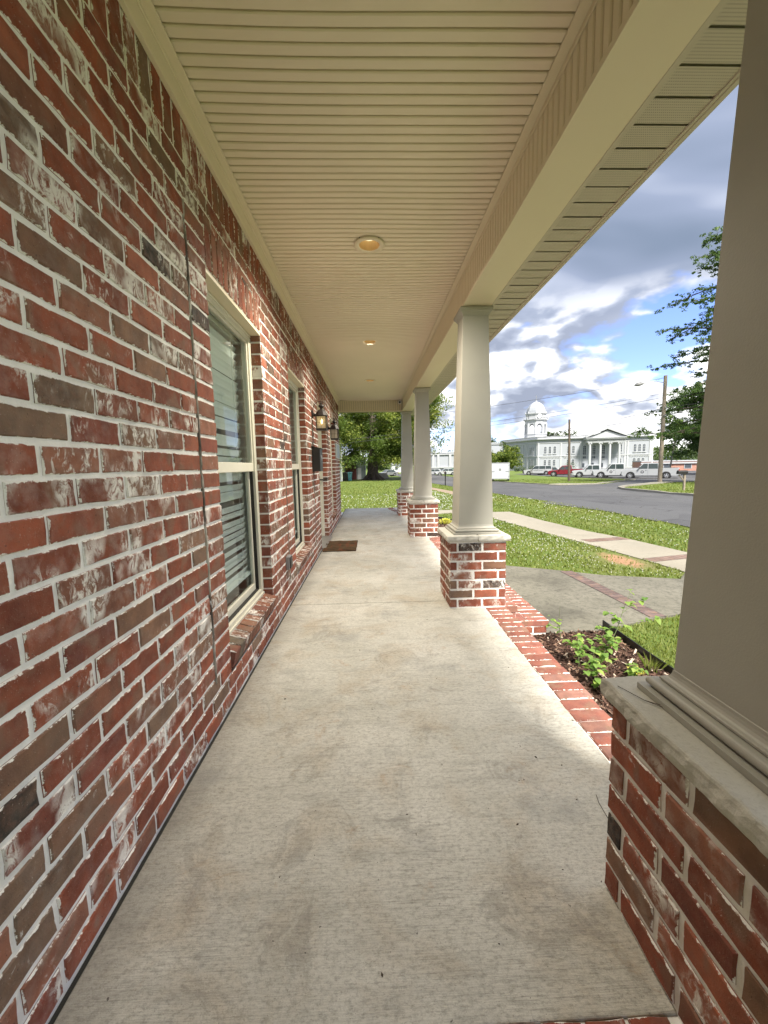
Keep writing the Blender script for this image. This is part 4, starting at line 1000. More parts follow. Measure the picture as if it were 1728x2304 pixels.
def inpoly(px, py, poly):
    r = np.zeros(len(px), bool); n = len(poly)
    for i in range(n):
        x0, y0 = poly[i]; x1, y1 = poly[(i+1) % n]
        c = ((y0 > py) != (y1 > py)) & (px < (x1-x0)*(py-y0)/(y1-y0+1e-12)+x0); r ^= c
    return r
def chips(poly, n, zb, name='mulch', s=1.0, seed=3):
    g_ = np.random.default_rng(seed); xs = [p[0] for p in poly]; ys_ = [p[1] for p in poly]
    x = g_.uniform(min(xs), max(xs), n*2); y = g_.uniform(min(ys_), max(ys_), n*2); k = inpoly(x, y, poly); x, y = x[k][:n], y[k][:n]; n = len(x)
    L = g_.uniform(.010, .038, n)*s; w = g_.uniform(.003, .009, n)*s; a = g_.uniform(0, 2*PI, n); t = g_.normal(0, .28, n); z = zb+g_.uniform(0, .022, n)
    d = np.stack([np.cos(a)*np.cos(t), np.sin(a)*np.cos(t), np.sin(t)], 1); q = np.stack([-np.sin(a), np.cos(a), g_.normal(0, .4, n)], 1)
    c = np.stack([x, y, z], 1); up = np.array([0, 0, 1.0])*.004
    V_ = np.concatenate([c-d*L[:, None]-q*w[:, None], c+d*L[:, None]-q*w[:, None]*.6, c+d*L[:, None]+q*w[:, None], c-d*L[:, None]+q*w[:, None]*.7, c+up], 0)
    i = np.arange(n); F_ = np.concatenate([np.stack([i, i+n, i+4*n], 1), np.stack([i+n, i+2*n, i+4*n], 1), np.stack([i+2*n, i+3*n, i+4*n], 1), np.stack([i+3*n, i, i+4*n], 1)], 0)
    b = g_.choice([0, 1, 2, 3], n, p=[.5, .28, .17, .05]); pal = np.array([(.035, .020, .015), (.080, .045, .033), (.16, .10, .07), (.36, .29, .23)])[b]*g_.uniform(.7, 1.3, (n, 1))
    T = np.concatenate([pal, np.ones((n, 1))], 1); T = np.tile(T, (4, 1))
    return np_mesh(name, V_, F_, M_CHIP, T, kind='stuff')
chips(BED, 11000, -.306); chips(BED2, 4000, -.304, s=1.2, seed=4)

def leaf(m, base, dirv, L, wd, tint, fold=.25, droop=.3):
    d = Vector(dirv).normalized(); s = d.cross(Vector((0, 0, 1)))
    if s.length < .1: s = Vector((1, 0, 0))
    s.normalize(); u = s.cross(d).normalized(); b = Vector(base)
    P = []
    for t, w in ((0, 0), (.18, .62), (.42, 1), (.68, .78), (.88, .35), (1, 0)):
        c = b+d*(L*t)-Vector((0, 0, 1))*(droop*L*t*t)
        P.append((c, w*wd))
    vs = []; fs = []
    for i, (c, w) in enumerate(P):
        vs += [c-s*w+u*(fold*w), c, c+s*w+u*(fold*w)]
    for i in range(len(P)-1):
        for k in (0, 1): fs.append((i*3+k, i*3+k+1, i*3+k+4, i*3+k+3))
    m.add([tuple(v) for v in vs], fs, tint)
def rtint(lo=0, hi=1): return (random.uniform(lo, hi), random.random(), 0, 1)
def sapling(x, y, H_, lean, nl, lsize, label, side=3, name='sapling'):
    t = empty(name, (x, y, -.31), label=label, cat='sapling', group='young saplings in the mulch bed')
    ms = MB(); ml = MB(); r = random
    stems = []
    def stem(p0, d0, L, rad):
        pts = [Vector(p0)]; d = Vector(d0).normalized()
        for i in range(7): d = (d+Vector((r.gauss(0, .07), r.gauss(0, .07), .02))).normalized(); pts.append(pts[-1]+d*(L/7))
        ms.tube(pts, [rad*(1-i/8.5) for i in range(8)], 5); stems.append(pts); return pts
    main = stem((0, 0, 0), (lean[0], lean[1], 1), H_, .004)
    for i in range(side):
        k = r.randint(1, 4); a = r.uniform(0, 2*PI); stem(main[k], (math.cos(a), math.sin(a), .6), H_*r.uniform(.35, .7), .0025)
    for pts in stems:
        for i in range(nl):
            t_ = r.uniform(.15, 1); k = min(6, int(t_*7)); p = pts[k].lerp(pts[k+1], t_*7-k); a = r.uniform(0, 2*PI)
            leaf(ml, p, (math.cos(a), math.sin(a), r.uniform(-.2, .5)), lsize*r.uniform(.45, .95), lsize*r.uniform(.28, .38), rtint(), droop=r.uniform(.2, .7))
    ms.build('stem', M_STEM, t); ml.build('leaves', M_SPROUT, t); return t
sapling(1.97, 3.20, .50, (.35, .1), 8, .075, 'tallest sapling, leaning right over the edging strip against the walk', 4)
sapling(1.60, 3.30, .34, (-.25, .1), 6, .050, 'thin sapling at the top left of the bed, nearest the brick steps', 2)
sapling(1.52, 2.85, .26, (.1, -.1), 9, .062, 'low bushy sapling beside the brick edging, middle of the bed', 5)
sapling(1.74, 2.92, .30, (.15, 0), 9, .066, 'broad leaved sapling in the centre of the bed', 5)
sapling(1.50, 2.55, .24, (0, .1), 8, .066, 'sapling closest to the near pier, partly hidden by its cap', 5)
sapling(1.78, 2.62, .16, (.2, 0), 8, .055, 'small sapling just beyond the cap stone of the near pier', 4)
def tuft(x, y, z, n, h, mat, name, label, cat, sp=.05, w=.004):
    m = MB()
    for i in range(n):
        a = random.uniform(0, 2*PI); rr = random.uniform(0, sp); bx0, by0 = rr*math.cos(a), rr*math.sin(a); t = random.uniform(.1, .8); hh = h*random.uniform(.5, 1.1)
        tip = (bx0+math.cos(a)*hh*t, by0+math.sin(a)*hh*t, hh); m.add([(bx0-w, by0, 0), (bx0+w, by0, 0), (bx0+w*.7+math.cos(a)*hh*t*.4, by0+math.sin(a)*hh*t*.4, hh*.6), tip], [(0, 1, 2), (0, 2, 3)], rtint())
    o = m.build(name, mat, loc=(x, y, z)); tag(o, label, cat); return o
tuft(2.02, 2.77, -.31, 40, .12, M_GRASS, 'grass_tuft', 'wispy grass tuft growing against the black edging strip', 'grass tuft')
tuft(1.88, 2.72, -.31, 90, .05, M_YEL, 'yellow_plant', 'small yellow leaved plant in the mulch beside the near pier', 'plant', .035, .006)
def yel_bush(x, y, label):
    m = MB()
    for i in range(260):
        a = random.uniform(0, 2*PI); e = random.uniform(0, PI/2); r_ = .20*random.random()**.4
        leaf(m, (r_*math.cos(a)*math.cos(e), r_*math.sin(a)*math.cos(e), r_*math.sin(e)*.7), (math.cos(a), math.sin(a), .6), .05, .014, rtint())
    o = m.build('yellow_shrub', M_YEL, loc=(x, y, -.30)); tag(o, label, 'shrub', 'yellow shrubs in the far bed')
yel_bush(1.88, 10.3, 'bright yellow shrub inside the curved edging, left one'); yel_bush(2.10, 9.6, 'bright yellow shrub inside the curved edging, right one')

# small litter on the porch
m = MB()
def to_src(u, v):   # only used to list where the litter lies
    return None
LIT = [(.93, 1.78), (.62, 1.62), (.66, 1.55), (.745, 1.50), (.545, 1.43), (.72, 1.33), (.47, 1.24), (.55, 1.08), (.645, 1.04), (.675, .97), (-.02, 1.93), (.35, 2.2), (-.48, 2.05), (.1, 1.3), (-.1, 2.6), (.42, 3.1), (.75, 3.05), (-.33, 2.9), (.3, .9), (-.3, 1.1), (.0, .85), (.55, 2.8), (.2, 3.9), (.8, 2.3), (.5, 4.4)]
for x, y in LIT:
    s = random.uniform(.0025, .006); a = random.uniform(0, PI); c_, s_ = math.cos(a), math.sin(a)
    vs = [(x+c_*s*1.4, y+s_*s*1.4, .001), (x-s_*s*.7, y+c_*s*.7, .001), (x-c_*s*1.2, y-s_*s*1.2, .001), (x+s_*s*.6, y-c_*s*.6, .001), (x, y, s*.9)]
    m.add(vs, [(0, 1, 4), (1, 2, 4), (2, 3, 4), (3, 0, 4)], None)
lt = m.build('leaf_litter', M_STEM.copy()); lt.data.materials[0] = simple('litter', (.055, .038, .024), .9, var=.4, scale=50); lt['kind'] = 'stuff'
m = MB(); m.tube([(.80, 1.20, .003), (.785, 1.25, .004), (.79, 1.31, .003), (.80, 1.345, .003)], .0011, 5); o = m.build('dry_stem', lt.data.materials[0]); tag(o, 'thin curved dry stem lying on the concrete beside the near pier', 'twig')
m = MB(); m.tube([(.640, 1.00, .627), (.665, .93, .628), (.71, .87, .628)], .0009, 4); m.tube([(.665, .93, .628), (.69, .905, .629), (.735, .885, .627)], .0009, 4); o = m.build('pine_needles', lt.data.materials[0]); tag(o, 'pair of dry pine needles on the near cap stone', 'pine needles')

# ================================================================== GRASS
HARD = [WALKP, SIDEW, WALK2, BED, BED2, ROAD, LOT, [(WX-8, -5), (WX, -5), (WX, 10.1), (WX-8, 10.1)], [(WX-.1, -5), (1.25, -5), (1.25, 11.85), (WX-.1, 11.85)], [(1.1, 3.35), (1.56, 3.35), (1.56, 6.8), (1.1, 6.8)], PATH, [(4.45, 4.29), (4.6, 0), (4.9, -12), (6.1, -12), (5.6, 0), (5.3, 4.29)]]
def scatter(n, d0, d1, a0, a1, g_):
    d = np.exp(g_.uniform(np.log(d0), np.log(d1), n)); a = g_.uniform(R(a0), R(a1), n); x = d*np.sin(a); y = d*np.cos(a)
    k = np.ones(n, bool)
    for P in HARD: k &= ~inpoly(x, y, P)
    k &= (np.hypot((x-3.87)*1.5, (y-6.15)*.8) > .5) | (g_.random(n) < .15)
    return x[k], y[k], d[k]
g_ = np.random.default_rng(11)
x, y, d = scatter(230000, 2.2, 60, -20, 62, g_); n = len(x)
sc_d = np.clip(d/3.2, 1, 9)**.85; hgt = g_.uniform(.012, .028, n)*np.clip(sc_d**.45, 1, 2.2); wd = .0042*sc_d*g_.uniform(.7, 1.3, n)
a = g_.uniform(0, 2*PI, n); ln = g_.uniform(.15, 1.2, n); z = zg(x, y)
b = np.stack([x, y, z], 1); q = np.stack([np.cos(a+PI/2), np.sin(a+PI/2), 0*a], 1)*wd[:, None]; tip = b+np.stack([np.cos(a)*ln*hgt, np.sin(a)*ln*hgt, hgt], 1)
V_ = np.concatenate([b-q, b+q, tip+q*.5, tip-q*.5], 0); i = np.arange(n); F_ = np.stack([i, i+n, i+2*n, i+3*n], 1)
patch = .5+.5*np.sin(x*1.3+np.sin(y*.9)*2)*np.cos(y*1.1+np.sin(x*.7)*2)
patch = .6*patch+.4*(.5+.5*np.sin(x*4.1+2*np.sin(y*3.3))*np.cos(y*3.7+np.sin(x*2.9)*2)); T = np.stack([np.clip(g_.random(n)*.4+patch*.6, 0, 1), g_.random(n)*.8+.2*patch, 0*x, 0*x+1], 1)
np_mesh('grass', V_, F_, M_GRASS, T, kind='stuff')
# white clover heads
x, y, d = scatter(30000, 4.0, 26, 5, 40, g_)
k = (x > 1.3) & (y > 5) & (x < 7.2) & ((np.sin(x*2.1+1)+np.cos(y*1.7)+g_.normal(0, .8, len(x))) > .0); k &= g_.random(len(x)) < np.where(x < 4.3, 1.0, .4)*.24
x1, y1 = x[k], y[k]
x, y, d = scatter(700, 12, 26, -12, 12, g_); k = (y > 13) & (y < 24) & (x < 4.4); x, y = np.concatenate([x1, x[k]]), np.concatenate([y1, y[k]]); n = len(x)
d = np.hypot(x, y); r_ = (.0058+.0011*np.clip(d-5, 0, 20))*g_.uniform(.7, 1.2, n); zc = zg(x, y)+g_.uniform(.035, .055, n)
O = np.array([(1, 0, 0), (0, 1, 0), (-1, 0, 0), (0, -1, 0), (0, 0, .9), (0, 0, -.9)]); c_ = np.stack([x, y, zc], 1)
V_ = (c_[:, None, :]+O[None]*r_[:, None, None]).reshape(-1, 3); FO = np.array([(0, 1, 4), (1, 2, 4), (2, 3, 4), (3, 0, 4), (1, 0, 5), (2, 1, 5), (3, 2, 5), (0, 3, 5)])
np_mesh('clover_flowers', V_, (FO[None]+6*np.arange(n)[:, None, None]).reshape(-1, 3), M_CLOVER, kind='stuff')

# ================================================================== TREES
def leaf_cloud(name, centres, radii, per, size, mat, parent, seed, flat=.7, dirs=None):
    g_ = np.random.default_rng(seed); c = np.repeat(np.array(centres), per, 0); r = np.repeat(np.array(radii), per)
    n = len(c); v = g_.normal(0, 1, (n, 3)); v /= np.linalg.norm(v, axis=1)[:, None]; v *= (g_.random(n)**.45)[:, None]; v[:, 2] *= flat
    p = c+v*r[:, None]; s = size*g_.uniform(.55, 1.35, n)
    a = g_.normal(0, 1, (n, 3)); a /= np.linalg.norm(a, axis=1)[:, None]; b = np.cross(a, g_.normal(0, 1, (n, 3))); b /= np.linalg.norm(b, axis=1)[:, None]; b[:, 2] *= .6
    V_ = np.concatenate([p-a*s[:, None], p+b*s[:, None]*.55, p+a*s[:, None], p-b*s[:, None]*.55], 0); i = np.arange(n); F_ = np.stack([i, i+n, i+2*n, i+3*n], 1)
    cl = np.repeat(g_.random(len(centres)), per); T = np.stack([np.clip(cl*.6+g_.random(n)*.4, 0, 1), np.clip(cl*.55+g_.random(n)*.5, 0, 1), 0*s, 0*s+1], 1)
    return np_mesh(name, V_, F_, mat, T, parent=parent)
def tree(x, y, H_, spread, base, trad, label, seed, leafs=26000, size=.2, mat=None, group=None, cz=None, flare=1.6, nb=9, name='tree', clump=1.6, squash=1.0, extra=None, cat='tree', holes=.2):
    rr = random.Random(seed); t = empty(name, (x, y, float(zg(x, y))), label=label, cat=cat, group=group)
    wood = MB(); tips = []
    cz = cz or (base+H_)/2
    wood.tube([(0, 0, -.2), (0, 0, .25), (0, 0, .9), (rr.uniform(-.1, .1), 0, base), (rr.uniform(-.3, .3), rr.uniform(-.3, .3), cz), (0, 0, H_*.86)], [trad*flare, trad*flare*.8, trad*1.05, trad*.9, trad*.55, trad*.08], 12)
    if flare > 1.3:
        for k in range(7):
            a = 2*PI*k/7+rr.uniform(-.3, .3); wood.tube([(math.cos(a)*trad*.6, math.sin(a)*trad*.6, .9), (math.cos(a)*trad*1.25, math.sin(a)*trad*1.25, .3), (math.cos(a)*trad*2.1, math.sin(a)*trad*2.1, -.15)], [trad*.35, trad*.38, trad*.18], 6)
    def limb(p, d, L, r, lev):
        pts = [Vector(p)]; d = Vector(d).normalized()
        for i in range(5):
            d = (d+Vector((rr.gauss(0, .16), rr.gauss(0, .16), rr.gauss(.03, .12)))).normalized(); pts.append(pts[-1]+d*L/5)
        wood.tube(pts, [r*(1-i*.17) for i in range(6)], 6 if lev == 0 else 4, cap=False); tips.append(pts[-1]); tips.append(pts[3])
        if lev < 2:
            for i in range(3+(lev == 0)):
                k = rr.randint(2, 5); a = rr.uniform(0, 2*PI); dd = (d+Vector((math.cos(a), math.sin(a), rr.uniform(-.4, .6)))*.9); limb(pts[k], dd, L*rr.uniform(.4, .62), r*.42, lev+1)
    for k in range(nb):
        a = 2*PI*k/nb*1.62+rr.uniform(-.3, .3); z = base+(H_*.8-base)*(k/nb)**1.1; f = math.sin(min(1, max(.12, (z-base*.6)/(H_-base*.6)))*PI*.92)
        limb((0, 0, z), (math.cos(a), math.sin(a), rr.uniform(.05, .7)), spread*(.45+.55*f)*.72, trad*.36, 0)
    wood.build('trunk', M_BARK, t, fix=False, smooth=False)
    C_ = []; Rr = []
    for p in tips:
        if rr.random() < holes: continue
        C_.append((p.x, p.y, p.z)); Rr.append(clump*rr.uniform(.55, 1.1))
    # fill clumps over the crown's shell
    nfill = int(len(C_)*.9)
    for k in range(nfill):
        a = rr.uniform(0, 2*PI); zz = rr.uniform(-1, 1); q = math.sqrt(1-zz*zz); k_ = rr.uniform(.62, 1.0)*(1+.13*math.sin(3*a+seed)+.1*math.sin(5*zz+a*2))
        C_.append((math.cos(a)*q*spread*k_, math.sin(a)*q*spread*k_, (base+H_)/2+zz*k_*(H_-base)/2*squash)); Rr.append(clump*rr.uniform(.5, 1.0))
    if extra:
        for e in extra: C_.append(e[:3]); Rr.append(e[3])
    leaf_cloud('crown', C_, Rr, max(20, leafs//len(C_)), size, mat or M_LEAF, t, seed)
    return t
tree(.35, 66.0, 15.5, 11.3, 2.6, .95, 'huge spreading oak in the middle of the lawn, its flared trunk showing past the porch', 5, 190000, .15, M_LEAF, nb=13, clump=1.9, name='oak_tree', holes=.1,
     extra=[(x_, -8+random.uniform(-2, 2), z_, 1.7) for x_, z_ in [(-6, 3.2), (-4.5, 2.7), (-3, 2.8), (-1.5, 3.4), (1, 3.2), (2.6, 2.7), (4.5, 2.8), (6.2, 3.6), (-7.5, 4.5), (8, 4.6), (9.5, 5.8), (-5, 5), (-2, 6), (3, 5.5), (6, 6.2), (0, 8), (4, 8.5), (-4, 8), (10.2, 7.8), (9, 9.5), (10.5, 11), (8, 11.5)]])
tree(-16.5, 70.0, 14, 8, 3.5, .5, 'dark tree beyond the white clapboard house', 6, 20000, .28, M_LEAF3, name='tree')
def feather_tree(x, y, H_, label, seed):
    rr = random.Random(seed); t = empty('elm_tree', (x, y, float(zg(x, y))), label=label, cat='tree'); wood = MB(); C_ = []; Rr = []
    wood.tube([(0, 0, -.2), (0, 0, 3), (.3, 0, 9), (0, .2, 15), (0, 0, H_*.95)], [.5, .38, .3, .18, .04], 10)
    for k in range(58):
        z = 3.6+(H_-4.2)*k/58; a = k*2.4+rr.uniform(-.4, .4); L = (5.9-3.4*max(0, (z-7)/(H_-7)))*rr.uniform(.6, 1.15)
        if 5 < z < 7.5: L *= .8
        d = Vector((math.cos(a), math.sin(a), rr.uniform(-.08, .38))).normalized(); p = Vector((0, 0, z)); pts = [p]
        for i in range(6): d = (d+Vector((rr.gauss(0, .09), rr.gauss(0, .09), -.05))).normalized(); pts.append(pts[-1]+d*L/6)
        wood.tube(pts, [.09*(1-i*.15) for i in range(7)], 5, cap=False)
        for i in range(2, 7):
            for j in range(8):
                b = rr.uniform(0, 2*PI); e = pts[i]+Vector((math.cos(b), math.sin(b), rr.uniform(-.45, .35)))*rr.uniform(.1, 1.05); C_.append(tuple(e)); Rr.append(rr.uniform(.12, .34))
                if rr.random() < .35: wood.tube([pts[i], e], [.016, .006], 3, cap=False)
    wood.build('trunk', M_BARK, t); leaf_cloud('crown', C_, Rr, 26, .080, M_LEAF2, t, seed, .5); return t
feather_tree(28.6, 32.5, 20.5, 'tall feathery tree beyond the road, its branches reaching out past the nearest column', 21)
tree(51.2, 60.2, 12.4, 6.6, 2.4, .42, 'big dark green tree behind the roadside pole, right of the courthouse', 31, 42000, .17, M_LEAF2, nb=12, clump=1.05, name='tree', flare=1.2, holes=.42)
tree(53.0, 58.0, 8.8, 4.2, 1.9, .32, 'lighter green tree in front of the big dark one, beside the leaning pole', 33, 26000, .19, M_LEAF, nb=8, clump=1.0, name='tree', flare=1.2)
tree(23.3, 72.0, 4.1, 3.2, 1.3, .14, 'low rounded crape myrtle behind the white trailer', 35, 12000, .17, M_LEAF, nb=7, clump=.8, name='small_tree', flare=1.1, holes=.1)
for k, (x_, y_, h_, s_, lb) in enumerate([(50.0, 172, 13.5, 5.5, 'distant tree over the flat roof left of the courthouse'), (76, 172, 16.0, 5, 'tree top rising behind the courthouse roof, right of the clock tower'), (83, 171, 15.8, 3.5, 'small tree top behind the courthouse roof, left of the pediment'), (113, 170, 16.2, 3.0, 'tree top behind the right end of the courthouse roof')]):
    tree(x_, y_, h_, s_, 3, .4, lb, 40+k, 7000, .4, M_LEAF3, nb=7, clump=1.5, name='distant_tree', flare=1.1, group='trees behind the courthouse')
# far-off woods, one mass
g_ = np.random.default_rng(5); cs = []; rs = []
for k in range(760):
    a = g_.uniform(R(-45), R(75)); dd = g_.uniform(215, 300); s_ = g_.uniform(3, 6)
    if R(8) < a < R(36) and dd < 250: continue
    cs.append((dd*math.sin(a), dd*math.cos(a), -1.4+g_.uniform(1, 8.5))); rs.append(s_)
wd_ = leaf_cloud('far_woods', cs, rs, 60, .9, M_LEAF3, None, 6, .8); wd_['kind'] = 'stuff'
def shrub(x, y, r, h, label, group=None, name='shrub', n=700, mat=None):
    t = empty(name, (x, y, float(zg(x, y))), label=label, cat='shrub', group=group)
    leaf_cloud('foliage', [(0, 0, h*.5)], [r], n, .09, mat or M_LEAF3, t, int(x*7+y), h/r*.5); return t
for k, (x_, y_, r_, lb) in enumerate([(42.2, 117, .9, 'leftmost'), (43.6, 116.5, 1.2, 'second'), (46.6, 117, 1.35, 'third, the widest'), (48.8, 117.5, .8, 'fourth'), (50.2, 118, .8, 'fifth, nearest the corner')]):
    shrub(x_, y_, r_, r_*1.3, lb+' clipped shrub along the left wall of the courthouse', 'shrubs at the courthouse wall')
shrub(57.5, 116, 2.0, 2.6, 'dark round bush against the courthouse front, above the red pickup')

# ================================================================== COURTHOUSE
CA, CB, CC = Vector((52.6, 128.0, 0)), Vector((83.2, 119.0, 0)), Vector((46.9, 144.6, 0))
ch = empty('courthouse', (52.6, 128.0, -1.4), label='long white two storey courthouse with a columned portico and a domed clock tower', cat='courthouse')
def CH_(m, n, mat, parent=None, **k):
    o = m.build(n, mat, **k)
    if parent is None: o.parent = ch; o.matrix_parent_inverse = Matrix.Translation((-52.6, -128.0, 1.4))
    else: o.parent = parent
    return o
class Face:
    """a vertical facade from A to B; p(s, z, out) gives world points, s in metres"""
    def __init__(s, A, B, up=None): s.A = A; s.d = (B-A); s.L = s.d.length; s.d.normalize(); s.n = Vector((s.d.y, -s.d.x, 0))
    def p(s, a, z, o=0): q = s.A+s.d*a+s.n*o; return (q.x, q.y, z)
    def box(s, m, a0, a1, z0, z1, o0, o1):
        P = [s.p(a0, z0, o0), s.p(a1, z0, o0), s.p(a1, z0, o1), s.p(a0, z0, o1), s.p(a0, z1, o0), s.p(a1, z1, o0), s.p(a1, z1, o1), s.p(a0, z1, o1)]
        m.add(P, [(0, 1, 2, 3), (7, 6, 5, 4), (0, 4, 5, 1), (1, 5, 6, 2), (2, 6, 7, 3), (3, 7, 4, 0)])
    def arch(s, m, c, w, z0, z1, o0, o1):
        r = w/2; n = 8; poly = [(-r, z0), (r, z0)]+[(r*math.cos(t), z1-r+r*math.sin(t)) for t in np.linspace(0, PI, n+1)]
        m.prism(poly, o0, o1, lambda a, z, o: s.p(c+a, z, o))
FF = Face(CA, CB); SF = Face(CC, CA)
def sx(cx_):      # photograph fraction -> metres along the front
    t = (cx_-425)/(1285-425); return FF.L*(129*t/(120+9*t))
m = MB(); base = [tuple(CA), tuple(CB), tuple(CB+Vector((12, 26, 0))), tuple(CC+Vector((14, 8, 0))), tuple(CC)]
m.add([(x, y, -2) for x, y, _ in base]+[(x, y, 9.0) for x, y, _ in base], [(0, 1, 6, 5), (1, 2, 7, 6), (2, 3, 8, 7), (3, 4, 9, 8), (4, 0, 5, 9)]); CH_(m, 'wall', M_COURT, fix=True)
m = MB(); m.add([(x, y, 9.02) for x, y, _ in base]+[(60, 141, 10.0), (80, 131, 10.0)], [(0, 1, 6, 5), (1, 2, 6), (2, 3, 5, 6), (3, 4, 5), (4, 0, 5)]); CH_(m, 'roof', M_COURT2, fix=True)
for F_c in (FF, SF):
    m = MB(); L = F_c.L
    F_c.box(m, -.3, L+.3, 8.15, 8.35, 0, .55); F_c.box(m, -.35, L+.35, 8.35, 8.5, 0, .8); F_c.box(m, -.1, L+.1, 8.5, 9.15, 0, .12); F_c.box(m, -.15, L+.15, 9.15, 9.3, 0, .25)
    F_c.box(m, -.05, L+.05, 7.15, 7.35, 0, .14); F_c.box(m, -.05, L+.05, 3.0, 3.25, 0, .16); F_c.box(m, -.05, L+.05, -1.5, -.6, 0, .14)
    CH_(m, 'cornice', M_COURT2)
m = MB()
for c_ in (432, 600, 748, 1080, 1100, 1268, 1281): FF.box(m, sx(c_)-.22, sx(c_)+.22, -.6, 7.15, .004, .13)
for a_ in (.25, 3.1, 5.6, 8.1, 10.6, 12.9, SF.L-.3): SF.box(m, a_-.12, a_+.12, -.6, 7.15, .004, .12)
CH_(m, 'pilaster', M_COURT2)
m = MB()
for c0, c1 in ((445, 592), (622, 738), (978, 1082), (1112, 1262)):
    n = max(3, int((sx(c1)-sx(c0))/.42))
    for i in range(n): a_ = sx(c0)+(i+.5)*(sx(c1)-sx(c0))/n; FF.arch(m, a_, .22, 2.42, 2.72, .004, .10)
    FF.box(m, sx(c0), sx(c1), 2.72, 2.86, .004, .13)
CH_(m, 'corbel_table', M_COURT2)
def court_window(F_c, a_, w, z0, z1, arched=True, bars=1):
    m = MB(); F_c.arch(m, a_, w+.26, z0-.12, z1+.13, .002, .05); o = CH_(m, 'window', M_COURT2)
    def sub(m, n, mat): q = m.build(n, mat); q.parent = o; return q
    m = MB(); F_c.arch(m, a_, w, z0, z1, .02, .058); sub(m, 'pane', M_WGLASS)
    m = MB(); F_c.box(m, a_-.03, a_+.03, z0, z1-.05, .05, .085)
    nb_ = max(1, int((z1-z0)/.75))
    for i in range(1, nb_+1): z = z0+(z1-z0)*i/(nb_+1); F_c.box(m, a_-w/2, a_+w/2, z-.03, z+.03, .05, .085)
    F_c.box(m, a_-w/2-.2, a_+w/2+.2, z0-.25, z0-.12, .0, .2); sub(m, 'glazing_bars', M_COURT2)
for c_ in (483, 517, 553, 656, 692, 1047, 1154, 1188, 1222): court_window(FF, sx(c_), .66, 3.95, 6.15)
for c_ in (482, 516, 551, 655, 691, 1045, 1152, 1185, 1218): court_window(FF, sx(c_), .66, .15, 2.05)
for c_ in (775, 846, 916): court_window(FF, sx(c_), .85, 2.15, 6.15)
for a_ in (13.6, 14.3, 15.0): a_ = a_+.6; court_window(SF, a_, .34, 3.7, 6.1); court_window(SF, a_, .34, -.2, 2.3)
for a_ in (1.0, 1.7, 2.4): court_window(SF, a_, .34, 3.7, 6.1)
m = MB()
for c_ in (770, 840, 910): FF.box(m, sx(c_)-.3, sx(c_)+.3, -1.1, .75, .01, .08)
CH_(m, 'doorway', M_WGLASS)
# portico
po = MB(); a0, a1, D_ = sx(785), sx(1046), 3.6
FF.box(po, a0-.3, a1+.3, 6.75, 7.0, 0, D_); FF.box(po, a0-.35, a1+.35, 7.0, 7.75, 0, D_+.05); FF.box(po, a0-.75, a1+.75, 7.75, 8.05, 0, D_+.45); FF.box(po, a0-.9, a1+.9, 8.05, 8.25, 0, D_+.6)
CH_(po, 'entablature', M_COURT2)
m = MB(); am = (a0+a1)/2; hw = (a1-a0)/2+.95; zt_, zb_ = 10.75, 8.25
def tri(m, hw, zt_, zb_, o0, o1): m.prism([(-hw, zb_), (hw, zb_), (0, zt_)], o0, o1, lambda a, z, o: FF.p(am+a, z, o))
tri(m, hw-.5, zt_-.55, zb_+.02, -2, D_+.2); CH_(m, 'pediment', M_COURT2)
m = MB()
for s_ in (-1, 1):
    m.prism([(s_*hw, zb_), (s_*hw, zb_+.28), (0, zt_+.25), (0, zt_-.2)], -6, D_+.62, lambda a, z, o: FF.p(am+a, z, o))
CH_(m, 'raking_cornice', M_COURTROOF, fix=True)
m = MB()
for s_ in (-1, 1): m.prism([(s_*(hw+.02), zb_-.02), (s_*(hw+.02), zb_+.30), (0, zt_+.27), (0, zt_-.12)], D_+.622, D_+.7, lambda a, z, o: FF.p(am+a, z, o))
CH_(m, 'pediment_trim', M_COURT2, fix=True)
m = MB(); FF.box(m, a0-.8, a1+.8, -1.5, -1.0, 0, D_+.8); FF.box(m, a0-.3, a1+.3, -1.5, -1.2, D_+.8, D_+1.4); CH_(m, 'portico_steps', M_COURT2)
cx0 = None
for c_ in (797, 873, 943, 1012):
    q = FF.p(sx(c_), 0, D_-.45); 
    m = MB(); m.lathe([(.46, -1.0), (.46, -.82), (.40, -.72), (.38, -.6), (.36, 2.5), (.31, 6.35), (.34, 6.4)], q[0], q[1], 16)
    col = CH_(m, 'column', M_COURT2, smooth=False)
    m = MB(); FF.box(m, sx(c_)-.42, sx(c_)+.42, 6.58, 6.75, D_-.85, D_-.02)
    for s_ in (-.38, .38):
        e = FF.p(sx(c_)+s_, 6.47, D_-.85); f = FF.p(sx(c_)+s_, 6.47, D_-.02); m.tube([e, f], .17, 10)
    q_ = m.build('capital', M_COURT2); q_.parent = col
tx = bpy.data.curves.new('lettering', 'FONT'); tx.body = 'COLBERT COUNTY COURTHOUSE'; tx.size = .62; tx.extrude = .03; tx.align_x = 'CENTER'; tx.align_y = 'CENTER'
tob = bpy.data.objects.new('lettering', tx); C.objects.link(tob)
q = FF.p(am, 7.38, D_+.10); ang = math.atan2(FF.d.y, FF.d.x); tob.location = q; tob.rotation_euler = (PI/2, 0, ang)
bpy.context.view_layer.update(); dg = bpy.context.evaluated_depsgraph_get(); tme = bpy.data.meshes.new_from_object(tob.evaluated_get(dg)); mw = tob.matrix_world.copy(); bpy.data.objects.remove(tob)
tme.materials.clear(); tme.materials.append(M_GREY); tme.transform(mw); lo = bpy.data.objects.new('lettering', tme); link(lo); lo.parent = ch; lo.matrix_parent_inverse = Matrix.Translation((-52.6, -128.0, 1.4))
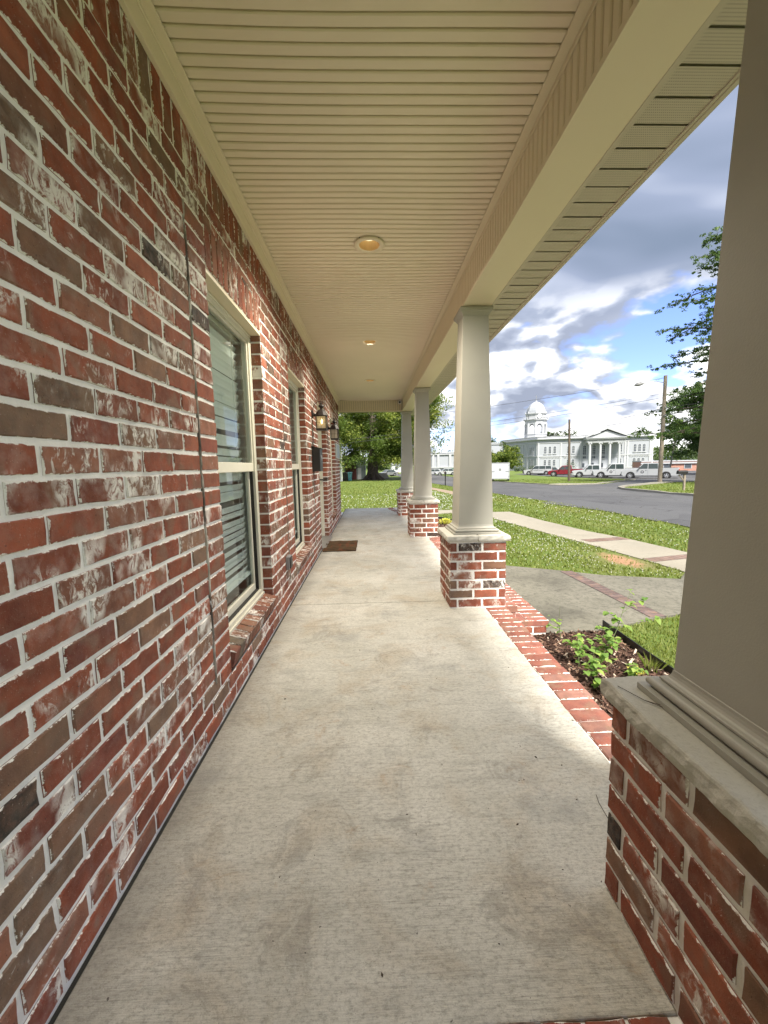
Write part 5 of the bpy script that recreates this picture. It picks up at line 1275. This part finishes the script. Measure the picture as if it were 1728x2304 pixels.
# clock tower
TX, TY = 56.1, 138.5
def ring(m, r, z0, z1, n=8, r2=None): m.lathe([(r, z0), (r2 or r, z1)], TX, TY, n, PI/8)
m = MB(); ring(m, 3.55, 8.5, 10.6); ring(m, 3.7, 10.6, 10.8); CH_(m, 'tower_base', M_COURT2)
m = MB()
for k in range(8):
    a_ = 2*PI*k/8+PI/8; x_, y_ = TX+3.2*math.cos(a_), TY+3.2*math.sin(a_); m.lathe([(.46, 10.8), (.46, 14.3)], x_, y_, 6)
CH_(m, 'belfry_pier', M_COURT2)
m = MB()
for k in range(8):
    a0_, a1_ = 2*PI*k/8+PI/8, 2*PI*(k+1)/8+PI/8; A_ = Vector((TX+3.25*math.cos(a0_), TY+3.25*math.sin(a0_), 0)); B_ = Vector((TX+3.25*math.cos(a1_), TY+3.25*math.sin(a1_), 0)); f_ = Face(A_, B_); L = f_.L; r_ = L/2-.5
    poly = [(0, 15.1), (0, 13.3), (.5, 13.3)]+[(L/2-r_*math.cos(t), 13.3+r_*math.sin(t)*1.05) for t in np.linspace(.15, PI-.15, 9)]+[(L-.5, 13.3), (L, 13.3), (L, 15.1)]
    m.prism(poly, -.2, .2, lambda a, z, o: f_.p(a, z, o))
CH_(m, 'belfry_arch', M_COURT2, fix=True)
m = MB(); ring(m, 3.6, 15.05, 15.3); ring(m, 3.95, 15.3, 15.6); ring(m, 3.2, 15.6, 17.3); ring(m, 3.5, 17.3, 17.55); ring(m, 3.2, 17.55, 17.8); CH_(m, 'clock_stage', M_COURT2)
m = MB()
for k in range(8):
    a_ = 2*PI*k/8+PI/8; m.lathe([(.14, 15.6), (.2, 16.0), (.12, 16.1), (.05, 16.5)], TX+3.75*math.cos(a_), TY+3.75*math.sin(a_), 6)
    m.lathe([(.14, 17.5), (.2, 17.8), (.12, 17.9), (.04, 18.3)], TX+3.3*math.cos(a_), TY+3.3*math.sin(a_), 6)
CH_(m, 'tower_finial', M_COURT2)
for k in range(8):
    a_ = 2*PI*k/8
    if k % 2: continue
    n_ = Vector((math.cos(a_-PI/2+.34), math.sin(a_-PI/2+.34), 0))
for a_ in (R(-80), R(-170)):
    a_ = round((a_-0)/(PI/4))*(PI/4); n_ = Vector((math.cos(a_), math.sin(a_), 0)); c0 = Vector((TX, TY, 16.55))+n_*2.97
    m = MB(); m.tube([c0, c0+n_*.12], .92, 20); ck = CH_(m, 'clock', M_WGLASS)
    m = MB(); m.tube([c0+n_*.12, c0+n_*.14], .74, 20); o = m.build('dial', M_WHITE); o.parent = ck
    s_ = Vector((-n_.y, n_.x, 0)); m = MB(); m.tube([c0+n_*.18, c0+n_*.18+Vector((0, 0, .55))], .05, 5); m.tube([c0+n_*.18, c0+n_*.18+s_*.4], .05, 5); o = m.build('hands', M_BLACK); o.parent = ck
m = MB(); m.lathe([(3.15, 17.8), (3.05, 18.4), (2.75, 19.3), (2.25, 20.2), (1.55, 20.95), (.7, 21.4), (.3, 21.55), (.28, 21.8), (.35, 21.95), (.12, 22.1)], TX, TY, 8, PI/8); CH_(m, 'dome', M_COURT)
m = MB(); m.tube([(TX, TY, 22.0), (TX, TY, 23.7)], .06, 5); m.tube([(TX-.35, TY, 23.1), (TX+.35, TY, 23.1)], .04, 4); CH_(m, 'spire', M_GREY)
# annexes
def annex(name, A, B, depth, z0, z1, label, wins, par=True, mat=None):
    t = empty(name, tuple(A), label=label, cat='building'); f_ = Face(Vector(A), Vector(B)); inv = Matrix.Translation((-A[0], -A[1], -A[2]))
    def add(m, n, mt, **k): o = m.build(n, mt, **k); o.parent = t; o.matrix_parent_inverse = inv; return o
    m = MB(); f_.box(m, 0, f_.L, z0, z1, 0, -depth); add(m, 'wall', mat or M_COURT)
    if par: m = MB(); f_.box(m, -.2, f_.L+.2, z1-.5, z1-.2, .01, .3); f_.box(m, -.1, f_.L+.1, z1, z1+.25, -depth, .12); add(m, 'parapet', M_COURT2)
    for a_, w, wz0, wz1 in wins:
        m = MB(); f_.box(m, a_-w/2-.12, a_+w/2+.12, wz0-.12, wz1+.12, 0, .06); o = add(m, 'window', M_COURT2); m = MB(); f_.box(m, a_-w/2, a_+w/2, wz0, wz1, .03, .08); q = m.build('pane', M_WGLASS); q.parent = o
    return t, f_, add
annex('court_annex', (38.0, 150, -1.4), (49.6, 150, -1.4), 12, -2, 8.6, 'flat roofed white wing attached behind the left end of the courthouse', [(7.3+i*1.7, 1.1, 3.0, 4.5) for i in range(3)]+[(2+i*1.7, 1.1, 3.0, 4.5) for i in range(3)])
t_, f_, add = annex('white_building', (16.6, 112, -1.2), (30.5, 108, -1.2), 14, -2, 4.3, 'plain white building seen between the second and third columns', [(9.0, .9, 1.5, 2.6), (9.0, .9, 2.9, 3.6), (11.2, .9, 1.5, 2.6)])
m = MB()
for a_ in (.3, 1.7, 4.9): f_.box(m, a_, a_+.6, .6, 4.0, .01, .35)
f_.box(m, .2, 6.4, .3, .6, .01, .45); f_.box(m, -.1, 8, -1.3, -.4, .01, .3); add(m, 'pilaster', M_COURT2)
# clapboard house at the left and the grey shed with a red door
A_ = Vector((-14.0, 60.5, -1.05)); t_, f_, add = annex('clapboard_house', tuple(A_), (-4.25, 61.5, -1.05), 9, -1.4, 6.5, 'white clapboard house at the left edge, beyond the end of the porch', [(6.6, .9, .3, 1.8)], False, M_SIDING)
for i in range(34):
    m = MB(); z = -1.05+i*.22; f_.box(m, 0, f_.L, z, z+.212, .003, .022+.012*(i % 2)*0); o = add(m, 'clapboard', M_SIDING) if i < 300 else None
m = MB(); f_.box(m, f_.L-.16, f_.L+.02, -1.3, 6.5, .024, .06); add(m, 'corner_board', M_WHITE)
t_, f_, add = annex('grey_shed', (-4.5, 70.5, -1.05), (-.9, 70.5, -1.05), 7, -1.4, 2.4, 'grey shed with an arched dark red door under the big tree', [], False, M_GSIDING)
m = MB(); m.prism([(-.3, 2.4), (3.9, 2.4), (1.8, 4.0)], .2, -7, lambda a, z, o: f_.p(a, z, o)); add(m, 'roof', M_FARROOF, fix=True)
m = MB(); f_.arch(m, 1.15, 1.9, -1.05, 2.15, .01, .08); add(m, 'door', M_REDDOOR); m = MB(); f_.box(m, 2.35, 2.9, -1.05, .9, .01, .1); add(m, 'white_post', M_WHITE)
annex('distant_house', (7.5, 150, -1.4), (15, 150, -1.4), 8, -2, 1.9, 'small pale house far down the street beside the big trunk', [(2, 1, -.3, .9), (5, 1, -.3, .9)], True, M_SIDING)
annex('low_brick_building', (62, 92, -1.2), (84, 84, -1.2), 8, -2, .9, 'low pinkish brick building behind the trees at the right', [(5, 1.2, -.6, .3), (9, 1.2, -.6, .3)], True, M_PINK)
# retaining wall / ramp by the tree
m = MB(); m.add([(1.2, 70.8, -1.2), (3.4, 74, -1.2), (3.4, 74.2, -1.2), (1.2, 71, -1.2), (1.2, 70.8, -.0), (2.9, 73.3, -.15), (2.9, 73.5, -.15), (1.2, 71, -.0)], [(0, 1, 5, 4), (1, 2, 6, 5), (2, 3, 7, 6), (3, 0, 4, 7), (4, 5, 6, 7)])
o = m.build('ramp_wall', M_KERB, fix=True); tag(o, 'grey concrete ramp wall beside the trunk of the big oak', 'wall')
# wheelie bin and clutter
def bin_(x, y, mat, label, group=None):
    t = empty('wheelie_bin', (x, y, float(zg(x, y))), label=label, cat='bin', group=group)
    m = MB(); vs = [(-.26, -.28, .06), (.26, -.28, .06), (.26, .28, .06), (-.26, .28, .06), (-.34, -.38, 1.22), (.34, -.38, 1.22), (.34, .38, 1.22), (-.34, .38, 1.22)]
    m.add(vs, [(3, 2, 1, 0), (0, 1, 5, 4), (1, 2, 6, 5), (2, 3, 7, 6), (3, 0, 4, 7), (4, 5, 6, 7)]); m.box(-.1, .1, -.42, -.3, .45, .8); m.build('body', mat, t, bevel=.02)
    m = MB(); m.add([(-.38, -.42, 1.22), (.38, -.42, 1.22), (.38, .42, 1.25), (-.38, .42, 1.25), (-.33, -.36, 1.33), (.33, -.36, 1.33), (.33, .4, 1.38), (-.33, .4, 1.38)], [(3, 2, 1, 0), (0, 1, 5, 4), (1, 2, 6, 5), (2, 3, 7, 6), (3, 0, 4, 7), (4, 5, 6, 7)]); m.build('lid', mat, t, bevel=.015)
    for s_ in (-1, 1): m = MB(); m.tube([(s_*.30, .3, .12), (s_*.36, .3, .12)], .12, 12); m.build('wheel', M_TYRE, t)
bin_(-3.15, 62.5, M_TEAL, 'teal wheelie bin standing beside the big oak trunk'); bin_(-3.95, 62.9, M_BLACK, 'black wheelie bin tucked behind the teal one')
t = empty('dumpster', (18.6, 95, float(zg(18.6, 95))), label='green dumpster in front of the plain white building', cat='dumpster')
MB().box(-1.0, 1.0, -.7, .7, .12, 1.35).build('body', M_DGREEN, t, bevel=.03); MB().box(-1.05, 1.05, -.75, .75, 1.35, 1.47).build('lid', M_DGREEN, t, bevel=.02)
MB().box(-1.04, -1.0, -.3, .3, .5, 1.0).box(1.0, 1.04, -.3, .3, .5, 1.0).build('fork_pocket', M_DGREEN, t)

# ================================================================== POLES, WIRES, MAILBOXES
def pole(x, y, h, r0, r1, label, cat, mat, name='utility_pole', lean=(0, 0), group=None):
    z = float(zg(x, y)); t = empty(name, (x, y, z), label=label, cat=cat, group=group); m = MB()
    m.tube([(0, 0, -.4), (lean[0]*.5, lean[1]*.5, h*.5), (lean[0], lean[1], h)], [r0, (r0+r1)/2, r1], 12); m.build('shaft', mat, t, smooth=False); return t, z
pA, zA = pole(24.85, 34.4, 9.0, .175, .13, 'tall weathered wooden utility pole with a street lamp arm, on the right hand lawn', 'utility pole', M_WOODPOLE)
m = MB(); pts = [(-.1, -.05, 8.42), (-.6, .1, 8.52), (-1.2, .3, 8.50), (-1.65, .45, 8.42)]; m.tube(pts, [.035, .032, .03, .03], 8); m.tube([(-.1, 0, 8.9), (-.9, .2, 8.52)], .008, 4); m.tube([(-.12, 0, 8.4), (-.3, .05, 8.0), (-.1, 0, 7.7)], .01, 5); m.build('lamp_arm', M_GREY, pA)
m = MB(); vs_ = []; m.tube([(-1.55, .42, 8.44), (-1.75, .48, 8.42), (-2.05, .56, 8.38), (-2.25, .62, 8.36)], [.05, .14, .15, .05], 10); m.build('lamp_head', M_GREY, pA, smooth=True)
MB().box(-.09, .09, -.26, -.14, 5.65, 5.75).build('bracket', M_GREY, pA); MB().box(-.05, .05, -.22, -.12, 6.3, 6.38).build('bracket', M_GREY, pA)
pB, zB = pole(21.6, 43.9, 6.6, .14, .11, 'shorter dark wooden pole standing in front of the red pickup', 'utility pole', M_WOODDARK, lean=(-.12, .1))
pole(51.4, 69, 5.8, .13, .10, 'pale leaning pole beside the trees at the right', 'pole', M_KERB, lean=(.75, 0)); pole(55.3, 79, 5.4, .09, .08, 'thin white pole at the right end of the courthouse', 'pole', M_WHITE)
def wire(pts, r, label, sag=.3):
    m = MB(); P = []
    for a_, b_ in zip(pts[:-1], pts[1:]):
        a_, b_ = Vector(a_), Vector(b_)
        for i in range(14): t_ = i/14; P.append(a_.lerp(b_, t_)-Vector((0, 0, 4*sag*t_*(1-t_))))
    P.append(Vector(pts[-1])); m.tube(P, r, 4); o = m.build('overhead_wire', M_WIRE); tag(o, label, 'wire', 'overhead wires by the road')
wire([(2.5, 39.0, 5.6), (24.75, 34.4, 8.05)], .014, 'topmost overhead wire, ending at the street lamp pole', .2)
wire([(-2, 40.0, 3.8), (27.06, 38.1, 7.34), (46, 36, 9.9)], .014, 'second overhead wire from the top, passing behind the lamp pole', .3)
wire([(-2, 40.2, 3.5), (27.05, 38.1, 6.96), (46, 36, 9.6)], .014, 'third overhead wire from the top, just under the second', .3)
wire([(52.6, 127.8, 8.9), (21.48, 44.0, 4.75), (24.85, 34.35, 5.60), (44, 22, 7.6)], .024, 'thick cable sagging from the lamp pole over the short pole to the courthouse', .12)
wire([(52.6, 127.8, 8.6), (21.48, 44.0, 4.55), (24.85, 34.3, 5.02), (44, 22, 7.0)], .026, 'lowest thick cable between the lamp pole and the short pole', .12)
def mailbox(x, y, rz, label, wood, h=1.05):
    t = empty('roadside_mailbox', (x, y, float(zg(x, y))), rz, label, 'mailbox', 'mailboxes along the road')
    m = MB(); m.box(-.05, .05, -.05, .05, -.2, h); m.build('post', M_WOODPOLE if wood else M_BLACK, t, bevel=.006)
    if wood: m = MB(); m.tube([(-.03, 0, h-.38), (-.34, 0, h-.02)], .03, 6); m.build('brace', M_WOODPOLE, t)
    m = MB(); q = [(-.10, 0), (.10, 0), (.10, .13)]+[(.10*math.cos(a), .13+.09*math.sin(a)) for a in np.linspace(.3, PI-.3, 6)]+[(-.10, .13)]
    m.prism(q, -.42, .12, lambda p_, z_, o_: (o_, p_, h+.01+z_)); m.build('box', M_BLACK, t)
    m = MB(); m.box(-.3, -.28, .10, .115, h+.08, h+.24); m.build('flag', M_TAIL, t)
mailbox(18.3, 23.3, R(-2), 'black mailbox on a braced grey wooden post, on the lawn across the road', True, .95)
mailbox(6.72, 36.7, R(80), 'black mailbox on a black post, far up the near side of the road', False, 1.05)

# ================================================================== VEHICLES
def wheel(parent, x, y, r, w, side):
    n = 24; t = bpy.data.objects.new('wheel', None)
    m = MB(); prof = [(r*.62, -w/2), (r*.9, -w/2), (r, -w*.35), (r, w*.35), (r*.9, w/2), (r*.62, w/2)]
    vs = [(x+rr_*math.cos(2*PI*k/n), y+o_, r+rr_*math.sin(2*PI*k/n)) for rr_, o_ in prof for k in range(n)]
    fs = [(i*n+k, (i+1)*n+k, (i+1)*n+(k+1) % n, i*n+(k+1) % n) for i in range(5) for k in range(n)]
    m.add(vs, fs); m.add([(x+r*.64*math.cos(2*PI*k/n), y-side*w*.1, r+r*.64*math.sin(2*PI*k/n)) for k in range(n)], [tuple(range(n))]); wo_ = m.build('wheel', M_TYRE, parent, fix=True)
    m = MB(); yo = y+side*w*.42
    m.tube([(x, yo-.03*side, r), (x, yo, r)], r*.17, 10)
    for k in range(5):
        a = 2*PI*k/5+.3; c_, s_ = math.cos(a), math.sin(a); h = r*.10
        m.add([(x+c_*r*.12-s_*h, yo, r+s_*r*.12+c_*h), (x+c_*r*.12+s_*h, yo, r+s_*r*.12-c_*h), (x+c_*r*.6+s_*h*1.3, yo-side*.01, r+s_*r*.6-c_*h*1.3), (x+c_*r*.6-s_*h*1.3, yo-side*.01, r+s_*r*.6+c_*h*1.3)], [(0, 1, 2, 3)])
    vs = [(x+q*math.cos(2*PI*k/n), yo-side*.012, r+q*math.sin(2*PI*k/n)) for q in (r*.56, r*.64) for k in range(n)]; m.add(vs, [(k, (k+1) % n, n+(k+1) % n, n+k) for k in range(n)])
    m.build('rim', M_RIM, wo_)
def arc(cx_, r, cz_, a0, a1, n=9): return [(cx_+r*math.cos(a), cz_+r*math.sin(a)) for a in np.linspace(a0, a1, n)]
def vehicle(kind, L, Wd, H_, paint, label, loc, rz, group=None, decal=None, name=None, stripe=False, bumper=None):
    """front towards -X, sides at +-Y"""
    t = empty(name or kind, (*loc, float(zg(*loc))), rz, label, 'pickup truck' if kind == 'pickup' else 'car', group)
    r = .40 if kind == 'pickup' else (.37 if kind == 'suv' else .32); x0, x1 = -L/2, L/2; xf, xr = x0+L*.165, x1-L*.205
    if kind != 'pickup': xf, xr = x0+L*.185, x1-L*.20
    gc = .34*H_/1.9 if kind == 'pickup' else .26; belt = H_*.60; hood = H_*.58
    ar = r*1.22
    bot = [(x0+.02, gc+.1), (x0+.25, gc)]+[p for p in reversed(arc(xf, ar, r, 0.0, PI)) if p[1] > gc*.9]+[p for p in reversed(arc(xr, ar, r, 0.0, PI)) if p[1] > gc*.9]+[(x1-.15, gc+.02), (x1, gc+.15)]
    if kind == 'pickup': top = [(x1, belt+.10), (x1-.04, belt+.14), (x1-L*.335, belt+.13), (x1-L*.34, belt+.06), (x0+L*.285, belt+.02), (x0+L*.20, hood+.02), (x0+.22, hood-.06), (x0+.03, hood-.2), (x0, gc+.45)]
    elif kind == 'suv': top = [(x1, gc+.5), (x1-.03, belt+.02), (x1-.2, belt+.07), (x0+L*.27, belt+.03), (x0+L*.1, hood-.02), (x0+.08, hood-.14), (x0, gc+.35)]
    else: top = [(x1, gc+.45), (x1-.06, belt+.02), (x1-L*.13, belt+.06), (x0+L*.30, belt+.03), (x0+L*.08, hood-.08), (x0+.05, hood-.22), (x0, gc+.3)]
    poly = bot+top; n = len(poly); cz_ = gc+.35; secs = [(-Wd/2+.06, .985, .93), (-Wd/2, 1.0, .975), (Wd/2, 1.0, .975), (Wd/2-.06, .985, .93)]
    m = MB(); vs = []
    def ins(p_, k): return ((p_[0]*k), (cz_+(p_[1]-cz_)*(k if p_[1] > cz_ else 1)))
    lay = [(-Wd/2+.10, .97), (-Wd/2+.02, .993), (-Wd/2, .96), (Wd/2, .96), (Wd/2-.02, .993), (Wd/2-.10, .97)]
    lay = [(-Wd/2, .975), (-Wd/2+.07, 1.0), (Wd/2-.07, 1.0), (Wd/2, .975)]
    for yy, k in lay:
        for p_ in poly: q = ins(p_, k); vs.append((q[0], yy, q[1]))
    fs = [tuple(range(n)), tuple(range(4*n-1, 3*n-1, -1))]
    for i in range(3):
        for k in range(n): fs.append((i*n+k, (i+1)*n+k, (i+1)*n+(k+1) % n, i*n+(k+1) % n))
    m.add(vs, fs); m.build('body', paint, t, fix=True)
    # cabin, leaning inwards
    zb = belt-.02; zt = H_
    if kind == 'pickup': cb = [(x0+L*.275, zb), (x0+L*.39, zt-.05), (x0+L*.42, zt), (x1-L*.375, zt), (x1-L*.345, zt-.06), (x1-L*.335, zb)]
    elif kind == 'suv': cb = [(x0+L*.26, zb), (x0+L*.40, zt-.05), (x0+L*.45, zt), (x1-L*.12, zt-.02), (x1-.14, zt-.14), (x1-.03, zb)]
    else: cb = [(x0+L*.28, zb), (x0+L*.42, zt-.03), (x0+L*.48, zt), (x1-L*.30, zt-.01), (x1-L*.24, zt-.06), (x1-L*.10, zb)]
    def inset(z): return .02+.20*(z-zb)/(zt-zb)
    m = MB(); n = len(cb); vs = [(x_, -Wd/2+inset(z_), z_) for x_, z_ in cb]+[(x_, Wd/2-inset(z_), z_) for x_, z_ in cb]
    m.add(vs, [tuple(range(n)), tuple(range(2*n-1, n-1, -1))]+[(k, k+n, (k+1) % n+n, (k+1) % n) for k in range(n)]); m.build('cabin', paint, t, bevel=.03, fix=True)
    # side windows
    zt2 = zt-.10; zb2 = belt+.05
    def xat(z, front):
        if front: (xa, za), (xb, zb_) = cb[0], cb[1]
        else: (xa, za), (xb, zb_) = cb[-1], cb[-2]
        return xa+(xb-xa)*(z-za)/(zb_-za)
    fx0, fx1 = xat(zb2, 1)+.12, xat(zt2, 1)+.08; rx0, rx1 = xat(zb2, 0)-.10, xat(zt2, 0)-.09
    cuts = {'pickup': (.50,), 'suv': (.36, .70), 'sedan': (.5,)}[kind]
    marks = [0]+list(cuts)+[1]
    for s_ in (-1, 1):
        for a_, b_ in zip(marks[:-1], marks[1:]):
            ga = .03 if a_ > 0 else 0; gb = .03 if b_ < 1 else 0
            P = []
            for (u_, z_) in ((a_, zb2), (b_, zb2), (b_, zt2), (a_, zt2)):
                xa = fx0+(rx0-fx0)*u_ if z_ == zb2 else max(fx1, fx0+(rx0-fx0)*u_) if u_ < .99 else rx1
                if z_ == zt2 and u_ == 0: xa = fx1
                xa += ga if u_ == a_ else -gb
                P.append((xa, s_*(Wd/2-inset(z_)+.006), z_))
            m = MB(); m.add(P, [(0, 1, 2, 3) if s_ < 0 else (3, 2, 1, 0)]); m.build('side_window', M_CGLASS, t)
    for nm, (p0, p1), sg in (('windscreen', (cb[0], cb[1]), -1), ('rear_window', (cb[-1], cb[-2]), 1)):
        P = []
        for f_, s_ in ((.12, -1), (.12, 1), (.92, 1), (.92, -1)):
            z_ = p0[1]+(p1[1]-p0[1])*f_; x_ = p0[0]+(p1[0]-p0[0])*f_+sg*.008; P.append((x_, s_*(Wd/2-inset(z_)-.07), z_+.004))
        m = MB(); m.add(P, [(0, 1, 2, 3)]); m.build(nm, M_CGLASS, t)
    MB().tube([(xf, -Wd/2+.13, r*1.05), (xf, Wd/2-.13, r*1.05)], ar*.99, 20).build('wheel_well', M_TRIMB, t); MB().tube([(xr, -Wd/2+.13, r*1.05), (xr, Wd/2-.13, r*1.05)], ar*.99, 20).build('wheel_well', M_TRIMB, t)
    for s_ in (-1, 1):
        wheel(t, xf, s_*(Wd/2-.13), r, .24, s_); wheel(t, xr, s_*(Wd/2-.13), r, .24, s_)
        m = MB(); m.box(x0-.01, x0+.18, s_*(Wd/2-.42)-.15, s_*(Wd/2-.22)+.2*0+.15, hood-.36, hood-.15); m.build('headlight', M_LAMPC, t, bevel=.03)
        m = MB(); m.box(x1-.06, x1+.012, s_*(Wd/2-.07)-.08, s_*(Wd/2-.07)+.075, belt-.30, belt+.02); m.build('tail_light', M_TAIL, t, bevel=.01)
        m = MB(); xm = fx0+.12; m.box(xm-.05, xm+.07, s_*(Wd/2+.02), s_*(Wd/2+.22), belt+.06, belt+.28) if s_ > 0 else m.box(xm-.05, xm+.07, -(Wd/2+.22), -(Wd/2+.02), belt+.06, belt+.28); m.build('mirror', M_TRIMB, t, bevel=.03)
        for u_ in cuts:
            xh = fx0+(rx0-fx0)*u_-.16; m = MB(); m.box(xh-.11, xh+.03, s_*(Wd/2+.002)-.012, s_*(Wd/2+.002)+.012, belt-.14, belt-.09); m.build('door_handle', M_TRIMB, t)
            m = MB(); xs_ = fx0+(rx0-fx0)*u_; m.box(xs_-.006, xs_+.006, s_*(Wd/2)-.006, s_*(Wd/2)+.003, gc+.16, belt); m.build('door_seam', M_TRIMB, t)
    m = MB(); m.box(x0-.012, x0+.05, -Wd/2+.45, Wd/2-.45, hood-.42, hood-.14); m.build('grille', M_TRIMB, t)
    m = MB(); m.box(x0-.10, x0+.12, -Wd/2+.06, Wd/2-.06, gc+.06, gc+.28); m.build('front_bumper', bumper or M_TRIMB, t, bevel=.03)
    m = MB(); m.box(x1-.10, x1+.12, -Wd/2+.06, Wd/2-.06, gc+.08, gc+.28); m.build('rear_bumper', M_RIM if kind == 'pickup' else M_TRIMB, t, bevel=.03)
    if kind == 'pickup': m = MB(); m.box(x1-L*.33, x1-.1, -Wd/2+.1, Wd/2-.1, belt+.128, belt+.15); m.build('bed_opening', M_TRIMB, t)
    m = MB(); m.box(xf+ar, xr-ar, -Wd/2+.02, Wd/2-.02, gc-.05, gc+.06); m.build('rocker_panel', M_TRIMB, t)
    if decal == 'seal':
        for s_ in (-1, 1):
            m = MB(); c0 = Vector((fx0+(rx0-fx0)*.22, s_*(Wd/2+.0), belt-.32)); m.tube([c0, c0+Vector((0, s_*.006, 0))], .17, 20); o = m.build('door_seal', M_TRIMB, t)
            m = MB(); m.tube([c0, c0+Vector((0, s_*.010, 0))], .10, 16); q = m.build('seal_centre', M_RIM); q.parent = o
    if decal == 'police':
        for s_ in (-1, 1):
            m = MB(); P = [(x0+L*.21+.25, s_*(Wd/2+.003), gc+.1), (x0+L*.21+.62, s_*(Wd/2+.003), gc+.1), (x0+L*.30, s_*(Wd/2+.003), belt), (x0+L*.22, s_*(Wd/2+.003), belt)]; m.add(P, [(0, 1, 2, 3)]); m.build('side_stripe', M_GREY, t)
            cu = bpy.data.curves.new('lettering', 'FONT'); cu.body = 'SHERIFF COUNTY'; cu.size = .21; cu.extrude = .002; to = bpy.data.objects.new('tmp', cu); C.objects.link(to); bpy.context.view_layer.update()
            me_ = bpy.data.meshes.new_from_object(to.evaluated_get(bpy.context.evaluated_depsgraph_get())); bpy.data.objects.remove(to); me_.materials.clear(); me_.materials.append(M_TRIMB)
            q = bpy.data.objects.new('lettering', me_); q.location = (x0+L*.36, s_*(Wd/2+.006), belt-.28) if s_ < 0 else (x0+L*.72, s_*(Wd/2+.006), belt-.28); q.rotation_euler = (PI/2, 0, 0 if s_ < 0 else PI); link(q, t)
        m = MB(); m.box(x0-.22, x0-.08, -.45, .45, gc+.1, hood); m.build('push_bar', M_TRIMB, t, bevel=.02)
    return t
def facing(x, y, off=0): return math.atan2(y, x)-PI/2+R(off)      # sides turned towards the porch
GT = 'vehicles parked in front of the courthouse'
vehicle('pickup', 5.95, 2.0, 1.93, M_CARW, 'nearest white crew cab pickup with a round door seal, behind the roadside pole', (34.35, 49.4), facing(34.35, 49.4, -3), GT, 'seal', 'pickup_truck')
vehicle('pickup', 5.6, 1.98, 1.92, M_CARW, 'middle white pickup with a black front bumper, overlapped by the nearest one', (32.9, 54.0), facing(32.9, 54, 6), GT, 'seal', 'pickup_truck')
vehicle('pickup', 5.3, 1.9, 1.80, M_CARW, 'leftmost white pickup with square headlights, its tail hidden behind two others', (31.6, 57.5), facing(31.6, 57.5, 8), GT, None, 'pickup_truck', bumper=M_RIM)
vehicle('pickup', 5.3, 1.85, 1.72, M_CARR, 'dark red extended cab pickup in the row', (31.2, 64.5), facing(31.2, 64.5, -4), GT, None, 'pickup_truck')
vehicle('suv', 5.0, 2.0, 1.80, M_CARW, 'white patrol car with black wheels, side lettering and a push bar', (31.6, 76.5), facing(31.6, 76.5, -2), GT, 'police', 'patrol_car')
vehicle('sedan', 4.6, 1.8, 1.45, M_CARG, 'dark grey car mostly hidden behind the patrol car', (34.4, 78.5), facing(34.4, 78.5, 20), GT, None, 'parked_car')
vehicle('sedan', 4.7, 1.8, 1.45, M_CARW, 'white car left of the other one, parked up the road', (14.0, 90.5), facing(14, 90.5, -14), 'white cars up the road', None, 'parked_car')
vehicle('sedan', 4.7, 1.8, 1.5, M_CARW, 'white car in front of the green dumpster, right one of a pair', (16.4, 89.0), facing(16.4, 89, 10), 'white cars up the road', None, 'parked_car')
vehicle('sedan', 4.6, 1.8, 1.45, M_CARG, 'silver grey car far down the street beside the big oak trunk', (3.8, 92.0), facing(3.8, 92, 30), None, None, 'parked_car')
# enclosed cargo trailer at the kerb
t = empty('cargo_trailer', (14.75, 46.3, float(zg(14.75, 46.3))), facing(14.75, 46.3, -2), 'white enclosed cargo trailer parked at the far kerb, its back doors shut', 'trailer')
MB().box(-1.0, 1.0, 0, 3.9, .30, 2.02).build('body', M_CARW, t, bevel=.03)
MB().box(-1.03, 1.03, -.03, .02, .26, .36).box(-1.04, -.95, -.035, .02, .36, 2.02).box(.95, 1.04, -.035, .02, .36, 2.02).box(-1.04, 1.04, -.035, .02, 2.02, 2.12).build('rear_frame', M_CARW, t, bevel=.008)
MB().box(-.94, .94, -.018, -.001, .38, 2.0).build('ramp_door', M_SIDING, t)
for z_ in (.55, 1.15, 1.85):
    for s_ in (-1, 1): MB().box(s_*.97-.05, s_*.97+.05, -.05, -.036, z_-.03, z_+.03).build('hinge', M_GREY, t)
MB().box(-.13, .13, -.026, -.019, 1.2, 1.48).build('notice', M_GREY, t)
MB().box(-.9, -.6, -.04, -.019, 1.10, 1.14).box(.6, .9, -.04, -.019, 1.10, 1.14).build('latch', M_TRIMB, t)
for s_ in (-1, 1): MB().tube([(s_*.78, 1.9, .32), (s_*.98, 1.9, .32)], .32, 18).build('wheel', M_TYRE, t)
MB().tube([(0, 3.9, .45), (0, 5.0, .45)], .05, 6).build('drawbar', M_TRIMB, t)
MB().box(-.5, -.15, .8, 1.2, 2.02, 2.14).build('roof_vent', M_CARW, t)
